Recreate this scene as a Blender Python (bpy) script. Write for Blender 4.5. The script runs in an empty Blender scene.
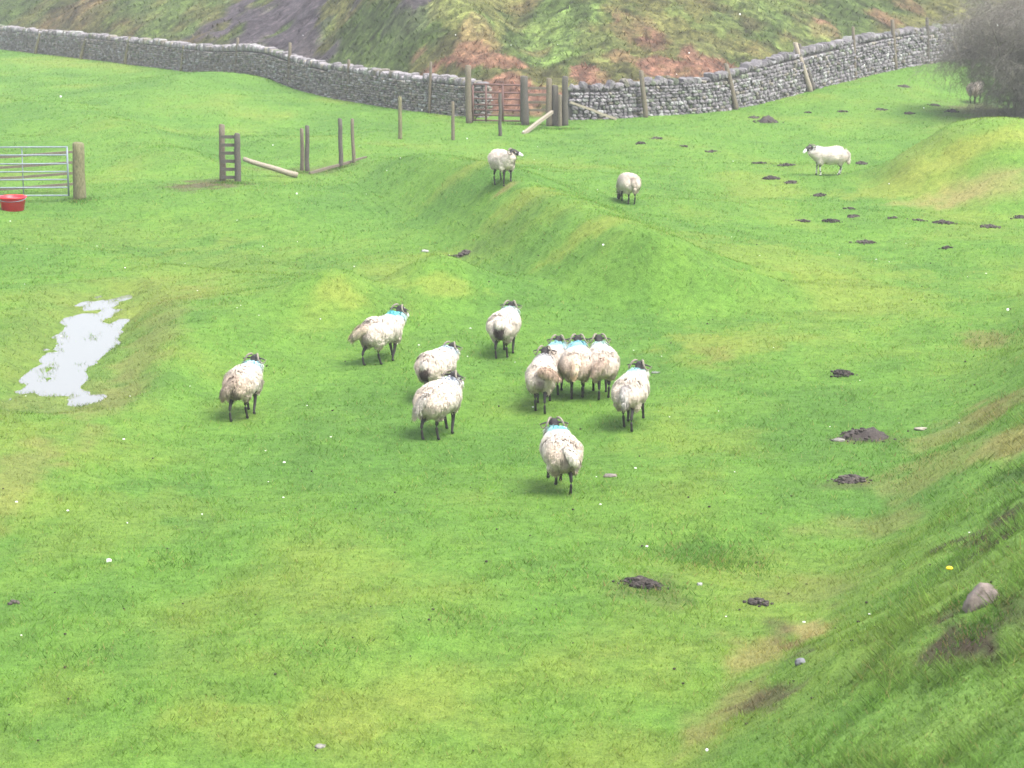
import bpy, math, random
import numpy as np
from mathutils import Vector, Matrix, Euler
R = math.radians
random.seed(7)
rng = np.random.default_rng(11)
scene = bpy.context.scene
COL = scene.collection

# ------------------------------------------------------------------ camera
F = 2400.0                    # focal length in pixels
CAMZ = 7.6
PITCH = math.atan(485.0 / F)
cd = bpy.data.cameras.new('camera')
cam = bpy.data.objects.new('camera', cd)
COL.objects.link(cam)
cam.location = (0, 0, CAMZ)
cam.rotation_euler = (R(90) - PITCH, 0, 0)
cd.sensor_width = 36
cd.lens = F / 1024 * 36
cd.clip_start = 0.1
cd.clip_end = 3000
cd.dof.use_dof = True
cd.dof.focus_distance = 36
cd.dof.aperture_fstop = 4.0
scene.camera = cam

# ------------------------------------------------------------------ light
SUN_EL, SUN_AZ = R(62), R(128)      # azimuth measured from +Y towards +X
w = bpy.data.worlds.new('World'); scene.world = w; w.use_nodes = True
nt = w.node_tree; nt.nodes.clear()
out = nt.nodes.new('ShaderNodeOutputWorld'); bg = nt.nodes.new('ShaderNodeBackground')
sky = nt.nodes.new('ShaderNodeTexSky'); sky.sky_type = 'NISHITA'; sky.sun_disc = False
sky.sun_elevation = SUN_EL; sky.sun_rotation = SUN_AZ
sky.air_density = 1.0; sky.dust_density = 4.0; sky.ozone_density = 1.0
hs = nt.nodes.new('ShaderNodeHueSaturation'); hs.inputs['Saturation'].default_value = 0.42
nt.links.new(sky.outputs[0], hs.inputs['Color']); nt.links.new(hs.outputs[0], bg.inputs[0])
bg.inputs[1].default_value = 0.15
nt.links.new(bg.outputs[0], out.inputs[0])
sl = bpy.data.lights.new('sun', 'SUN'); sl.energy = 1.5; sl.angle = R(30); sl.color = (1, 0.97, 0.92)
sun = bpy.data.objects.new('sun', sl); COL.objects.link(sun)
sdir = Vector((math.sin(SUN_AZ) * math.cos(SUN_EL), math.cos(SUN_AZ) * math.cos(SUN_EL), math.sin(SUN_EL)))
sun.rotation_euler = (-sdir).to_track_quat('-Z', 'Y').to_euler()
vs = scene.view_settings
vs.view_transform = 'Standard'; vs.look = 'None'; vs.gamma = 1.0; vs.use_curve_mapping = False
vs.exposure = 1.56

# ------------------------------------------------------------------ noise + terrain
PERM = np.random.default_rng(5).random(65536).astype(np.float64)
def _h(ix, iy, s):
    v = (ix.astype(np.int64) * 73856093) ^ (iy.astype(np.int64) * 19349663) ^ (s * 83492791)
    v = (v ^ (v >> 13)) * 1274126177
    return PERM[(v ^ (v >> 16)) & 65535]
def vnoise(x, y, s=0):
    x = np.asarray(x, float); y = np.asarray(y, float)
    ix = np.floor(x); iy = np.floor(y); fx = x - ix; fy = y - iy
    fx = fx * fx * (3 - 2 * fx); fy = fy * fy * (3 - 2 * fy)
    a = _h(ix, iy, s); b = _h(ix + 1, iy, s); c = _h(ix, iy + 1, s); d = _h(ix + 1, iy + 1, s)
    return (a * (1 - fx) + b * fx) * (1 - fy) + (c * (1 - fx) + d * fx) * fy
def fbm(x, y, s=0, o=4):
    t = 0; a = 0.5; n = 0
    ca, sa = math.cos(0.6), math.sin(0.6)
    for k in range(o):
        t = t + a * vnoise(x, y, s + k * 17); n += a; a *= 0.5
        x, y = (x * ca - y * sa) * 2.03, (x * sa + y * ca) * 2.03
    return t / n
def sst(a, b, x):
    t = np.clip((x - a) / (b - a), 0, 1); return t * t * (3 - 2 * t)

def ray(px, py):
    c = Vector(((px - 512) / F, -(py - 384) / F, -1))
    return Matrix.Rotation(R(90) - PITCH, 3, 'X') @ c
def at_depth(px, py, Y):
    d = ray(px, py); t = Y / d.y
    return Vector((d.x * t, Y, CAMZ + d.z * t))
def flat(px, py, z=0.0):
    d = ray(px, py); t = (z - CAMZ) / d.z
    return Vector((d.x * t, d.y * t, z))

WALL = [(-160, 34, 150), (-60, 42, 138), (0, 49, 130), (100, 60, 118), (200, 72, 108), (300, 92, 98), (400, 109, 89),
        (465, 115, 85.5), (530, 121, 84), (600, 119, 84.5), (700, 112, 86.5), (760, 104, 90), (800, 90, 93), (850, 77, 97),
        (900, 65, 101), (950, 58, 105), (1080, 50, 111), (1240, 40, 120)]
WP = [at_depth(*n) for n in WALL]
WX = np.array([p.x for p in WP]); WY = np.array([p.y for p in WP]); WZ = np.array([p.z for p in WP])
def wally(x): return np.interp(x, WX, WY)
def wallz(x):
    return (np.interp(x - 1.5, WX, WZ) + np.interp(x, WX, WZ) + np.interp(x + 1.5, WX, WZ)) / 3

def seg_sd(x, y, pts):
    """signed distance (+ = right of travel) and parameter along a polyline"""
    best = np.full(np.shape(x), 1e9); sd = np.zeros(np.shape(x)); tt = np.zeros(np.shape(x))
    n = len(pts) - 1
    for i in range(n):
        ax, ay = pts[i]; bx, by = pts[i + 1]
        dx, dy = bx - ax, by - ay; L2 = dx * dx + dy * dy
        t = np.clip(((x - ax) * dx + (y - ay) * dy) / L2, 0, 1)
        qx = x - (ax + t * dx); qy = y - (ay + t * dy)
        d = np.hypot(qx, qy); s = np.sign(qx * dy - qy * dx)
        m = d < best
        best = np.where(m, d, best); sd = np.where(m, s * d, sd); tt = np.where(m, (i + t) / n, tt)
    return sd, tt
def fl(px, py, z=0.0):
    p = flat(px, py, z); return (p.x, p.y)
RIDGE = [fl(740, 310, .2), fl(695, 288, .4), fl(646, 262, .8), fl(590, 234, 1), fl(548, 211, 1), fl(510, 190, 1), fl(468, 171, 1), fl(425, 157, .9), fl(380, 146, .6), (-9.5, 86)]
TERR1 = [fl(-40, 560), fl(120, 430), fl(240, 350), fl(330, 300), fl(400, 290)]      # low terrace above the puddle lane
TERR2 = [fl(-60, 100), fl(60, 115), fl(150, 150), fl(215, 182)]
HUMPS = [(fl(338, 303, .3), 1.0, 1.1, .75), (fl(428, 290, .3), 1.1, 1.3, .8), (fl(390, 310, 0), .9, 1.0, -.2), (fl(225, 330), 2.2, 2.0, .18),
         (fl(250, 205), 3.0, 3.0, .3), (fl(200, 100), 6, 6, .5), (fl(300, 125), 5, 3, -.35), (fl(560, 300), 3, 2.5, .2),
         (fl(700, 540), 2.0, 1.2, -.15), (fl(350, 640), 2.4, 1.8, .12), (fl(880, 80), 9, 5, .3)]
PUD = [(-6.95, 36.2), (-7.45, 40.7), (-8.0, 46.8)]

def hgt(x, y, detail=True):
    x = np.asarray(x, float); y = np.asarray(y, float)
    z = (fbm(x / 9 + 3, y / 9, 1, 3) - .5) * .55 + (fbm(x / 2.6, y / 3.2 + 9, 2, 3) - .5) * .26
    # ridge
    sd, t = seg_sd(x, y, RIDGE)
    A = 1.25 * sst(0.0, 0.20, t) * sst(1, .62, t)
    # travel runs away from camera: left of travel is sd<0
    z = z + A * np.where(sd < 0, sst(-2.0, .25, sd), .0) + A * np.where(sd >= 0, (sst(-2.0, .25, 0 * sd)) * (.72 * np.exp(-(sd / 2.0) ** 2) + .28 * np.exp(-(sd / 6) ** 2)), 0)
    z = z + .045 * np.sin(sd * 17 + 5 * (fbm(x / 1.8, y / 1.8, 33, 2) - .5)) * np.exp(-((sd + 1.3) / 1.2) ** 2) * sst(0, .3, t) * sst(1, .7, t)
    sd, t = seg_sd(x, y, TERR1)
    z = z + .34 * sst(-1.3, 1.1, -sd) * np.exp(-(np.minimum(-sd, 0) * 0 + np.maximum(-sd - 1, 0)) / 9) * sst(0, .12, t) * sst(1, .75, t)
    sd, t = seg_sd(x, y, TERR2)
    z = z + .40 * np.exp(-(sd / 1.5) ** 2) * sst(0, .1, t) * sst(1, .85, t)
    for (cx, cy), rx, ry, a in HUMPS:
        z = z + a * np.exp(-((x - cx) / rx) ** 2 - ((y - cy) / ry) ** 2)
    # mound on the right
    mx, my = 13.0, 66.0
    wob = (fbm(x / 2.2, y / 2.2, 55, 3) - .5) * 2.6
    z = z + .22 * (fbm(x / 1.1, y / 1.1, 57, 3) - .5) * sst(9, 11, x) * sst(59, 62, y) * sst(72, 68, y)
    z = z + 1.74 * sst(9.2, 13.2, x + wob * .7) * sst(24, 16, x) * sst(58, 65, y + wob * .7) * sst(70.5, 66, y)
    # near bank
    xt = 1.55 + .315 * (y - 21) + (fbm(y / 5, y * 0 + 2.2, 31, 2) - .5) * 1.2
    u = (x - xt) * .95
    g = .77 * (np.sqrt(np.maximum(u, 0) ** 2 + .6) - .775) + .10 * (fbm(x / 1.3, y / 1.6, 44, 3) - .5) * sst(0, 2, u) * 2.4
    g = np.where(u > 0, g, 0) * (1 - sst(48, 58, y))
    g = np.where(g > 0, 14 * (1 - np.exp(-g / 14)), g)
    z = z + g + 3.0 * sst(7, -2, y)
    # wall line
    wy = wally(x); wz = wallz(x)
    k = sst(-16, -1, y - wy)
    z = z * (1 - k) + (wz + (z - wz) * .12) * k
    z = z + .55 * np.exp(-((x + 12.5) / 3.2) ** 2 - ((y - 100) / 4) ** 2)
    d = np.maximum(y - wy - 1.2, 0)
    s = .36 * d * (1 + .35 * (fbm(x / 14, y / 30, 8, 2) - .5))
    hill = 9 * (1 - np.exp(-s / 9))
    # crease running down the hill and small gullies
    cx0 = 1.2 + (y - 90) * -.10
    hill = hill - np.exp(-((x - cx0) / 1.6) ** 2) * .9 * sst(1, 8, d) + 1.1 * np.exp(-((x - cx0 + 5) / 3.4) ** 2) * sst(2, 9, d)
    hill = hill + (fbm((x + y * .25) / 3.5, y / 9, 12, 4) - .5) * 1.3 * sst(.5, 8, d) * (1 - sst(60, 120, d))
    hill = hill + (fbm(x / .9, y / .7, 13, 4) - .5) * .50 * sst(.5, 4, d)
    z = z + hill
    # puddle hollow
    sd, t = seg_sd(x, y, PUD)
    wdt = .80 - .30 * t
    e = np.abs(sd) / wdt
    pk = 1 - sst(1.0, 2.6, e)
    n1 = fbm(x / .42, y / .9, 70, 5)
    zp = -.150 + .055 * e ** 2 + (n1 - .5) * .24 + .12 * np.exp(-((x + 6.72) / .36) ** 2 - ((y - 39.8) / 2.3) ** 2) + .06 * sst(.0, .08, .08 - t) + .05 * sst(.93, 1, t)
    z = z * (1 - pk) + np.minimum(zp, .15) * pk
    if detail:
        z = z + .15 * (fbm(x / .42, y / .42, 66, 4) - .5) * sst(.3, 2.0, u) * (y < 50)
        amp = sst(140, 60, y)
        z = z + (fbm(x / .45, y / .45, 91, 3) - .5) * .055 * amp * (1 - pk)
    return z

_T = np.concatenate([np.arange(8, 60, .04), np.arange(60, 175, .08)])
def pix(px, py):
    """world point where the ground lies under that spot of the view"""
    d = ray(px, py)
    t = _T / d.y
    X = d.x * t; Y = d.y * t; Z = CAMZ + d.z * t
    H = hgt(X, Y)
    b = np.where(Z <= H)[0]
    i = b[0] if len(b) else len(_T) - 1
    return Vector((X[i], Y[i], H[i]))
def hz(x, y): return float(hgt(np.array([x]), np.array([y]))[0])

# ------------------------------------------------------------------ mesh helpers
def mesh_np(name, v, f, col=None, smooth=False):
    """v (n,3); f (m,k) uniform polygons"""
    me = bpy.data.meshes.new(name)
    v = np.asarray(v, np.float32); f = np.asarray(f, np.int32)
    m, k = f.shape
    me.vertices.add(len(v)); me.vertices.foreach_set('co', v.ravel())
    me.loops.add(m * k); me.loops.foreach_set('vertex_index', f.ravel())
    me.polygons.add(m); me.polygons.foreach_set('loop_start', np.arange(0, m * k, k, dtype=np.int32))
    try: me.polygons.foreach_set('loop_total', np.full(m, k, np.int32))
    except Exception: pass
    me.polygons.foreach_set('use_smooth', np.full(m, smooth, bool))
    me.update(calc_edges=True)
    if col is not None: setcol(me, col)
    return me
def setcol(me, col):
    a = me.color_attributes.new('Col', 'FLOAT_COLOR', 'POINT')
    c = np.ones((len(me.vertices), 4), np.float32); c[:, :3] = col
    a.data.foreach_set('color', c.ravel())
def link(name, me, mat=None, parent=None, **p):
    o = bpy.data.objects.new(name, me); COL.objects.link(o)
    if mat: me.materials.append(mat)
    if parent: o.parent = parent
    for k, val in p.items(): o[k] = val
    return o
def empty(name, loc, rz=0, **p):
    o = bpy.data.objects.new(name, None); COL.objects.link(o)
    o.location = loc; o.rotation_euler = (0, 0, rz); o.empty_display_size = .2
    for k, val in p.items(): o[k] = val
    return o
class MB:
    """collects quads/tris; everything kept as lists"""
    def __init__(s): s.v = []; s.f = []; s.c = []
    def tube(s, pts, rad, n=8, col=None, cap=True, up=(0, 0, 1), squash=None, twist=0.0):
        pts = [Vector(p) for p in pts]; b = len(s.v); L = len(pts)
        for i, p in enumerate(pts):
            t = (pts[min(i + 1, L - 1)] - pts[max(i - 1, 0)])
            t.normalize()
            u = Vector(up); a = t.cross(u)
            if a.length < 1e-3: a = t.cross(Vector((1, 0, 0)))
            a.normalize(); c = a.cross(t).normalized()
            r = rad[i] if hasattr(rad, '__len__') else rad
            ra, rc = r if hasattr(r, '__len__') else (r, r)
            for k in range(n):
                th = 2 * math.pi * (k + .5) / n + twist
                s.v.append(p + a * (ra * math.cos(th)) + c * (rc * math.sin(th)))
        for i in range(L - 1):
            for k in range(n):
                k2 = (k + 1) % n
                s.f.append((b + i * n + k, b + i * n + k2, b + (i + 1) * n + k2, b + (i + 1) * n + k))
        if cap:
            s.f.append(tuple(b + k for k in reversed(range(n))))
            s.f.append(tuple(b + (L - 1) * n + k for k in range(n)))
        return s
    def ball(s, c, r, nu=10, nv=7, M=None):
        c = Vector(c); r = r if hasattr(r, '__len__') else (r, r, r); b = len(s.v)
        P = []
        for j in range(nv + 1):
            ph = math.pi * j / nv
            for i in range(nu):
                th = 2 * math.pi * i / nu
                q = Vector((r[0] * math.sin(ph) * math.cos(th), r[1] * math.sin(ph) * math.sin(th), r[2] * math.cos(ph)))
                if M: q = M @ q
                s.v.append(c + q)
        for j in range(nv):
            for i in range(nu):
                i2 = (i + 1) % nu
                s.f.append((b + j * nu + i, b + (j + 1) * nu + i, b + (j + 1) * nu + i2, b + j * nu + i2))
        return s
    def box(s, c, d, M=None):
        c = Vector(c); b = len(s.v)
        for x in (-1, 1):
            for y in (-1, 1):
                for z in (-1, 1):
                    q = Vector((x * d[0] / 2, y * d[1] / 2, z * d[2] / 2))
                    if M: q = M @ q
                    s.v.append(c + q)
        for f in ((0, 1, 3, 2), (4, 6, 7, 5), (0, 4, 5, 1), (2, 3, 7, 6), (0, 2, 6, 4), (1, 5, 7, 3)):
            s.f.append(tuple(b + k for k in f))
        return s
    def mesh(s, name, smooth=False):
        me = bpy.data.meshes.new(name); me.from_pydata([tuple(v) for v in s.v], [], s.f)
        if smooth: me.polygons.foreach_set('use_smooth', [True] * len(me.polygons))
        me.update(); return me
def remesh(me, vox, smooth_it=3):
    o = bpy.data.objects.new('tmp', me); COL.objects.link(o)
    m = o.modifiers.new('r', 'REMESH'); m.mode = 'VOXEL'; m.voxel_size = vox
    if smooth_it:
        s = o.modifiers.new('s', 'SMOOTH'); s.iterations = smooth_it; s.factor = .5
    dg = bpy.context.evaluated_depsgraph_get()
    r = bpy.data.meshes.new_from_object(o.evaluated_get(dg))
    bpy.data.objects.remove(o); bpy.data.meshes.remove(me)
    r.polygons.foreach_set('use_smooth', [True] * len(r.polygons))
    return r
def verts(me):
    a = np.empty(len(me.vertices) * 3, np.float32); me.vertices.foreach_get('co', a); return a.reshape(-1, 3)

# ------------------------------------------------------------------ materials
def mat(name):
    m = bpy.data.materials.new(name); m.use_nodes = True
    n = m.node_tree.nodes; b = n['Principled BSDF']
    return m, m.node_tree, b
def N(nt, t, **k):
    n = nt.nodes.new(t)
    for a, v in k.items(): setattr(n, a, v)
    return n
def noise_node(nt, scale, detail=4, rough=.6, vec=None, dim=None):
    n = N(nt, 'ShaderNodeTexNoise'); n.inputs['Scale'].default_value = scale
    n.inputs['Detail'].default_value = detail; n.inputs['Roughness'].default_value = rough
    if vec: nt.links.new(vec, n.inputs['Vector'])
    return n
def ramp(nt, src, stops):
    r = N(nt, 'ShaderNodeValToRGB'); e = r.color_ramp.elements
    e[0].position, e[0].color = stops[0][0], (*stops[0][1], 1)
    e[1].position, e[1].color = stops[-1][0], (*stops[-1][1], 1)
    for p, c in stops[1:-1]:
        q = e.new(p); q.color = (*c, 1)
    nt.links.new(src, r.inputs[0]); return r
def mix(nt, a, b, fac, mode='MIX'):
    m = N(nt, 'ShaderNodeMix', data_type='RGBA', blend_type=mode)
    for s, val in ((m.inputs[0], fac), (m.inputs[6], a), (m.inputs[7], b)):
        if hasattr(val, 'is_linked'): nt.links.new(val, s)
        elif hasattr(val, '__len__'): s.default_value = (*val, 1)
        else: s.default_value = val
    return m.outputs[2]

def ground_material():
    m, nt, b = mat('turf')
    tc = N(nt, 'ShaderNodeTexCoord'); at = N(nt, 'ShaderNodeAttribute', attribute_name='Col')
    n1 = noise_node(nt, 7, 5, .7, tc.outputs['Object']); n2 = noise_node(nt, 45, 4, .7, tc.outputs['Object'])
    n3 = noise_node(nt, 2.6, 7, .8, tc.outputs['Object']); aw = N(nt, 'ShaderNodeAttribute', attribute_name='Wild')
    r3 = ramp(nt, n3.outputs[0], [(.34, (.22, .22, .24)), (.5, (.85, .85, .85)), (.66, (1.75, 1.7, 1.6))])
    r1 = ramp(nt, n1.outputs[0], [(.3, (.62, .66, .6)), (.55, (1, 1, 1)), (.75, (1.25, 1.18, 1.2))])
    r2 = ramp(nt, n2.outputs[0], [(.3, (.6, .66, .6)), (.6, (1.12, 1.12, 1.1)), (.8, (1.3, 1.25, 1.2))])
    c = mix(nt, at.outputs['Color'], r1.outputs[0], 1, 'MULTIPLY')
    c = mix(nt, c, r2.outputs[0], 1, 'MULTIPLY')
    c = mix(nt, c, mix(nt, c, r3.outputs[0], 1, 'MULTIPLY'), aw.outputs['Fac'])
    nt.links.new(c, b.inputs['Base Color']); b.inputs['Roughness'].default_value = .9
    b.inputs['Specular IOR Level'].default_value = .2
    bp = N(nt, 'ShaderNodeBump'); bp.inputs['Strength'].default_value = .8; bp.inputs['Distance'].default_value = .04
    nt.links.new(n2.outputs[0], bp.inputs['Height']); nt.links.new(bp.outputs[0], b.inputs['Normal'])
    return m
def blade_material(name, trans=.45):
    m, nt, b = mat(name)
    at = N(nt, 'ShaderNodeAttribute', attribute_name='Col')
    o = nt.nodes['Material Output']
    d = N(nt, 'ShaderNodeBsdfDiffuse'); t = N(nt, 'ShaderNodeBsdfTranslucent'); mx = N(nt, 'ShaderNodeMixShader')
    mx.inputs[0].default_value = trans
    nt.links.new(at.outputs['Color'], d.inputs[0]); nt.links.new(at.outputs['Color'], t.inputs[0])
    nt.links.new(d.outputs[0], mx.inputs[1]); nt.links.new(t.outputs[0], mx.inputs[2]); nt.links.new(mx.outputs[0], o.inputs[0])
    nt.nodes.remove(b)
    return m
def attr_material(name, rough=.85, bump=0, bscale=40, vary=.3, nscale=25, stretch=None, spec=.3):
    m, nt, b = mat(name)
    at = N(nt, 'ShaderNodeAttribute', attribute_name='Col')
    tc = N(nt, 'ShaderNodeTexCoord'); vec = tc.outputs['Object']
    if stretch:
        mp = N(nt, 'ShaderNodeMapping'); mp.inputs['Scale'].default_value = stretch
        nt.links.new(vec, mp.inputs[0]); vec = mp.outputs[0]
    n = noise_node(nt, nscale, 5, .7, vec)
    r = ramp(nt, n.outputs[0], [(.3, (1 - vary,) * 3), (.7, (1 + vary,) * 3)])
    nt.links.new(mix(nt, at.outputs['Color'], r.outputs[0], 1, 'MULTIPLY'), b.inputs['Base Color'])
    b.inputs['Roughness'].default_value = rough; b.inputs['Specular IOR Level'].default_value = spec
    if bump:
        n2 = noise_node(nt, bscale, 4, .7, vec); bp = N(nt, 'ShaderNodeBump')
        bp.inputs['Strength'].default_value = bump; bp.inputs['Distance'].default_value = .02
        nt.links.new(n2.outputs[0], bp.inputs['Height']); nt.links.new(bp.outputs[0], b.inputs['Normal'])
    return m
def plain(name, c, rough=.6, metal=0, vary=.2, nscale=15, stretch=None, c2=None, bump=.2, spec=.4):
    m, nt, b = mat(name)
    tc = N(nt, 'ShaderNodeTexCoord'); vec = tc.outputs['Object']
    if stretch:
        mp = N(nt, 'ShaderNodeMapping'); mp.inputs['Scale'].default_value = stretch
        nt.links.new(vec, mp.inputs[0]); vec = mp.outputs[0]
    n = noise_node(nt, nscale, 5, .7, vec)
    c2 = c2 or tuple(x * (1 - vary) for x in c)
    r = ramp(nt, n.outputs[0], [(.35, c2), (.65, tuple(min(1, x * (1 + vary)) for x in c))])
    nt.links.new(r.outputs[0], b.inputs['Base Color'])
    b.inputs['Roughness'].default_value = rough; b.inputs['Metallic'].default_value = metal
    b.inputs['Specular IOR Level'].default_value = spec
    if bump:
        bp = N(nt, 'ShaderNodeBump'); bp.inputs['Strength'].default_value = bump; bp.inputs['Distance'].default_value = .01
        nt.links.new(n.outputs[0], bp.inputs['Height']); nt.links.new(bp.outputs[0], b.inputs['Normal'])
    return m
M_turf = ground_material()
M_blade = blade_material('grass_blades', .5)
M_stone = attr_material('dry_stone', .9, .5, 30, .35, 14)
M_soil = attr_material('mole_soil', .95, .8, 60, .4, 40)
M_wool = attr_material('wool', .95, .3, 60, .12, 30, spec=.1)
M_skin = attr_material('sheep_face_and_legs', .75, .2, 80, .25, 40)
M_horn = plain('horn', (.21, .18, .145), .6, vary=.35, nscale=60)
M_eye = plain('eye', (.25, .17, .04), .15, vary=.1, bump=0)
M_post = plain('weathered_post', (.17, .145, .105), .9, c2=(.085, .07, .05), nscale=18, stretch=(6, 6, 1))
M_post_dark = plain('dark_wet_post', (.10, .09, .075), .85, c2=(.05, .045, .038), nscale=18, stretch=(6, 6, 1))
M_post_pale = plain('pale_post', (.31, .27, .21), .9, c2=(.18, .155, .12), nscale=18, stretch=(6, 6, 1))
M_post_moss = plain('mossy_post', (.18, .165, .09), .9, c2=(.085, .085, .04), nscale=9, stretch=(3, 3, 1))
M_galv = plain('galvanised_steel', (.20, .235, .28), .55, .15, vary=.15, nscale=9, bump=0)
M_rust = plain('rusty_steel', (.13, .075, .07), .85, .1, c2=(.13, .075, .06), nscale=25)
M_red = plain('red_plastic', (.95, .02, .035), .35, vary=.06, bump=0, spec=.5)
M_bark = plain('bark', (.14, .12, .10), .9, c2=(.07, .06, .05), nscale=20)
M_twig = plain('twigs', (.22, .20, .17), .9, c2=(.09, .08, .07), nscale=5)

# ------------------------------------------------------------------ ground colours (pigment, plus some painted shade)
def wp(px, py):
    p = pix(px, py); return p.x, p.y
G_MID = np.array([.120, .236, .036]); G_DARK = np.array([.080, .180, .030]); G_YEL = np.array([.222, .264, .050])
G_TAN = np.array([.33, .27, .11]); SOIL = np.array([.062, .042, .030]); BRACK = np.array([.195, .100, .070])
SCREE = np.array([.075, .062, .072]); OLIVE = np.array([.155, .155, .052]); HILLG = np.array([.095, .14, .038])
PATCH = []   # (x, y, rx, ry, colour, strength, noise)
def patch(px, py, rpx, rpy, c, k=1.0, ns=.5):
    p = pix(px, py); s = F / p.y
    q = pix(px, py - rpy)
    PATCH.append((p.x, p.y, rpx / s, max(.05, min(8, (q.y - p.y))), c, k, ns))
for a in ((205, 184, 40, 5, SOIL * 1.8, .8), (300, 172, 60, 3, SOIL * 2, .5), (462, 257, 14, 5, SOIL * 1.4, .8), (716, 352, 22, 9, SOIL * 2.2, .5),
          (715, 350, 60, 14, G_YEL * .9, .5), (150, 345, 30, 60, G_TAN * .7, .35), (10, 480, 30, 60, G_TAN * .7, .4), (70, 400, 70, 20, G_TAN * .7, .25),
          (985, 112, 55, 9, SOIL * 2.4, .6), (930, 112, 40, 6, G_DARK, .5), (985, 140, 70, 12, G_YEL, .8), (985, 185, 60, 18, G_TAN * .9, .6), (900, 190, 60, 22, G_YEL, .7), (960, 155, 60, 14, G_YEL, .6), (935, 202, 50, 8, G_TAN * .85, .5), (1000, 160, 40, 12, G_MID, .6), (1010, 205, 30, 8, G_MID, .6),  # behind the mound: brown litter, dark grass and painted shade under the tree
          (470, 168, 50, 6, G_YEL, .6), (530, 196, 40, 10, G_YEL, .6), (590, 232, 50, 10, G_YEL, .6), (440, 205, 50, 14, G_DARK, .6), (500, 235, 50, 14, G_DARK, .6), (570, 268, 50, 10, G_DARK, .5), (505, 190, 14, 4, G_TAN * .8, .7), (450, 200, 80, 18, G_DARK, .5),  # dark green on the ridge's left face is shade painted in
          (340, 295, 30, 14, G_YEL, .6), (440, 285, 40, 12, G_YEL, .6), (390, 300, 25, 12, G_DARK, .5),  # dip between the humps darkened, its shading put into the colour
          (780, 260, 160, 18, G_YEL, .4), (740, 340, 80, 16, G_YEL, .4), (690, 440, 90, 18, G_YEL, .3),
          (320, 720, 160, 26, G_YEL, .5), (90, 520, 120, 40, G_YEL, .25), (200, 270, 120, 30, G_YEL, .25), (40, 345, 60, 60, G_YEL * .8, .2), (100, 235, 150, 22, G_YEL, .2),
          (800, 75, 60, 12, G_TAN * .7, .4), (740, 95, 70, 8, G_TAN * .7, .35),
          (700, 555, 45, 14, G_DARK * .8, .6), (640, 590, 60, 16, SOIL * 1.6, .35), (860, 440, 50, 6, SOIL * 1.5, .5), (845, 485, 30, 6, SOIL * 1.5, .5),
          # near bank: worn soil scrapes and dead grass
          (800, 650, 18, 20, SOIL * .9, .9, 1.1), (810, 628, 20, 12, G_TAN, .8), (765, 655, 45, 22, G_TAN * .85, .7), (740, 700, 30, 16, G_TAN * .7, .6),
          (768, 700, 22, 8, SOIL * 1.5, .7, 1.3), (800, 690, 14, 6, SOIL * 1.5, .6, 1.3), (700, 735, 28, 18, G_TAN * .8, .6), (985, 545, 22, 16, SOIL * .8, .9, 1.2), (1010, 520, 16, 12, SOIL * .8, .8, 1.2),
          (960, 628, 18, 26, SOIL * .9, .9, 1.2), (945, 652, 20, 14, SOIL, .8, 1.3), (1010, 610, 14, 20, SOIL, .6), (885, 680, 16, 6, SOIL * 1.3, .5, 1.3),
          (1015, 445, 40, 18, G_TAN * .9, .7), (960, 430, 60, 12, G_TAN * .8, .45), (985, 340, 25, 10, G_TAN * .6, .6),
          (930, 470, 60, 14, G_TAN * .8, .4), (870, 530, 70, 12, G_TAN * .7, .4), (820, 590, 70, 14, G_TAN * .6, .35), (1010, 400, 30, 16, G_TAN * .7, .5), (1015, 475, 16, 12, G_DARK * .5, .6)):
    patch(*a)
HB = [(fl_, r, c) for fl_, r, c in ()]
HILLP = []
def hpatch(px, py, rpx, rpy, c, k):
    p = pix(px, py); q = pix(px, py - rpy); s = F / p.y
    HILLP.append((p.x, p.y, rpx / s, max(.6, abs(q.y - p.y)), c, k))
for a in ((270, 20, 70, 40, SCREE, 1.0), (300, 50, 40, 18, SCREE, .9), (235, 40, 35, 12, SCREE * .8, .8), (418, 12, 24, 26, SCREE * .9, .95), (60, 25, 60, 8, BRACK * .5 + OLIVE * .4, .6),
          (170, 5, 60, 14, HILLG, .6), (155, 35, 50, 12, HILLG * .9, .7), (400, 40, 60, 26, HILLG * 1.2, .6), (480, 10, 50, 24, OLIVE * 1.2, .6), (560, 40, 45, 40, HILLG * 1.5, .75),
          (440, 66, 50, 7, BRACK, .95), (500, 62, 50, 9, BRACK, .9), (510, 95, 40, 16, BRACK * .95, .95), (420, 55, 20, 8, BRACK, .6), (585, 72, 22, 14, BRACK, .95), (600, 85, 30, 8, BRACK, .7), (480, 40, 40, 10, BRACK * .8 + OLIVE * .3, .5),
          (675, 72, 50, 9, BRACK, .95), (712, 66, 22, 9, BRACK, .9), (635, 25, 22, 10, BRACK, .6), (642, 35, 12, 7, BRACK, .8), (824, 27, 24, 8, BRACK, .9), (790, 38, 14, 5, BRACK, .7),
          (884, 20, 14, 6, BRACK, .6), (905, 8, 20, 5, BRACK * .8, .5), (330, 30, 14, 12, HILLG, .5), (610, 50, 18, 30, OLIVE * .7, .5), (700, 30, 70, 20, OLIVE * .9, .5), (780, 15, 90, 18, HILLG * 1.3, .5)):
    hpatch(*a)

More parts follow.
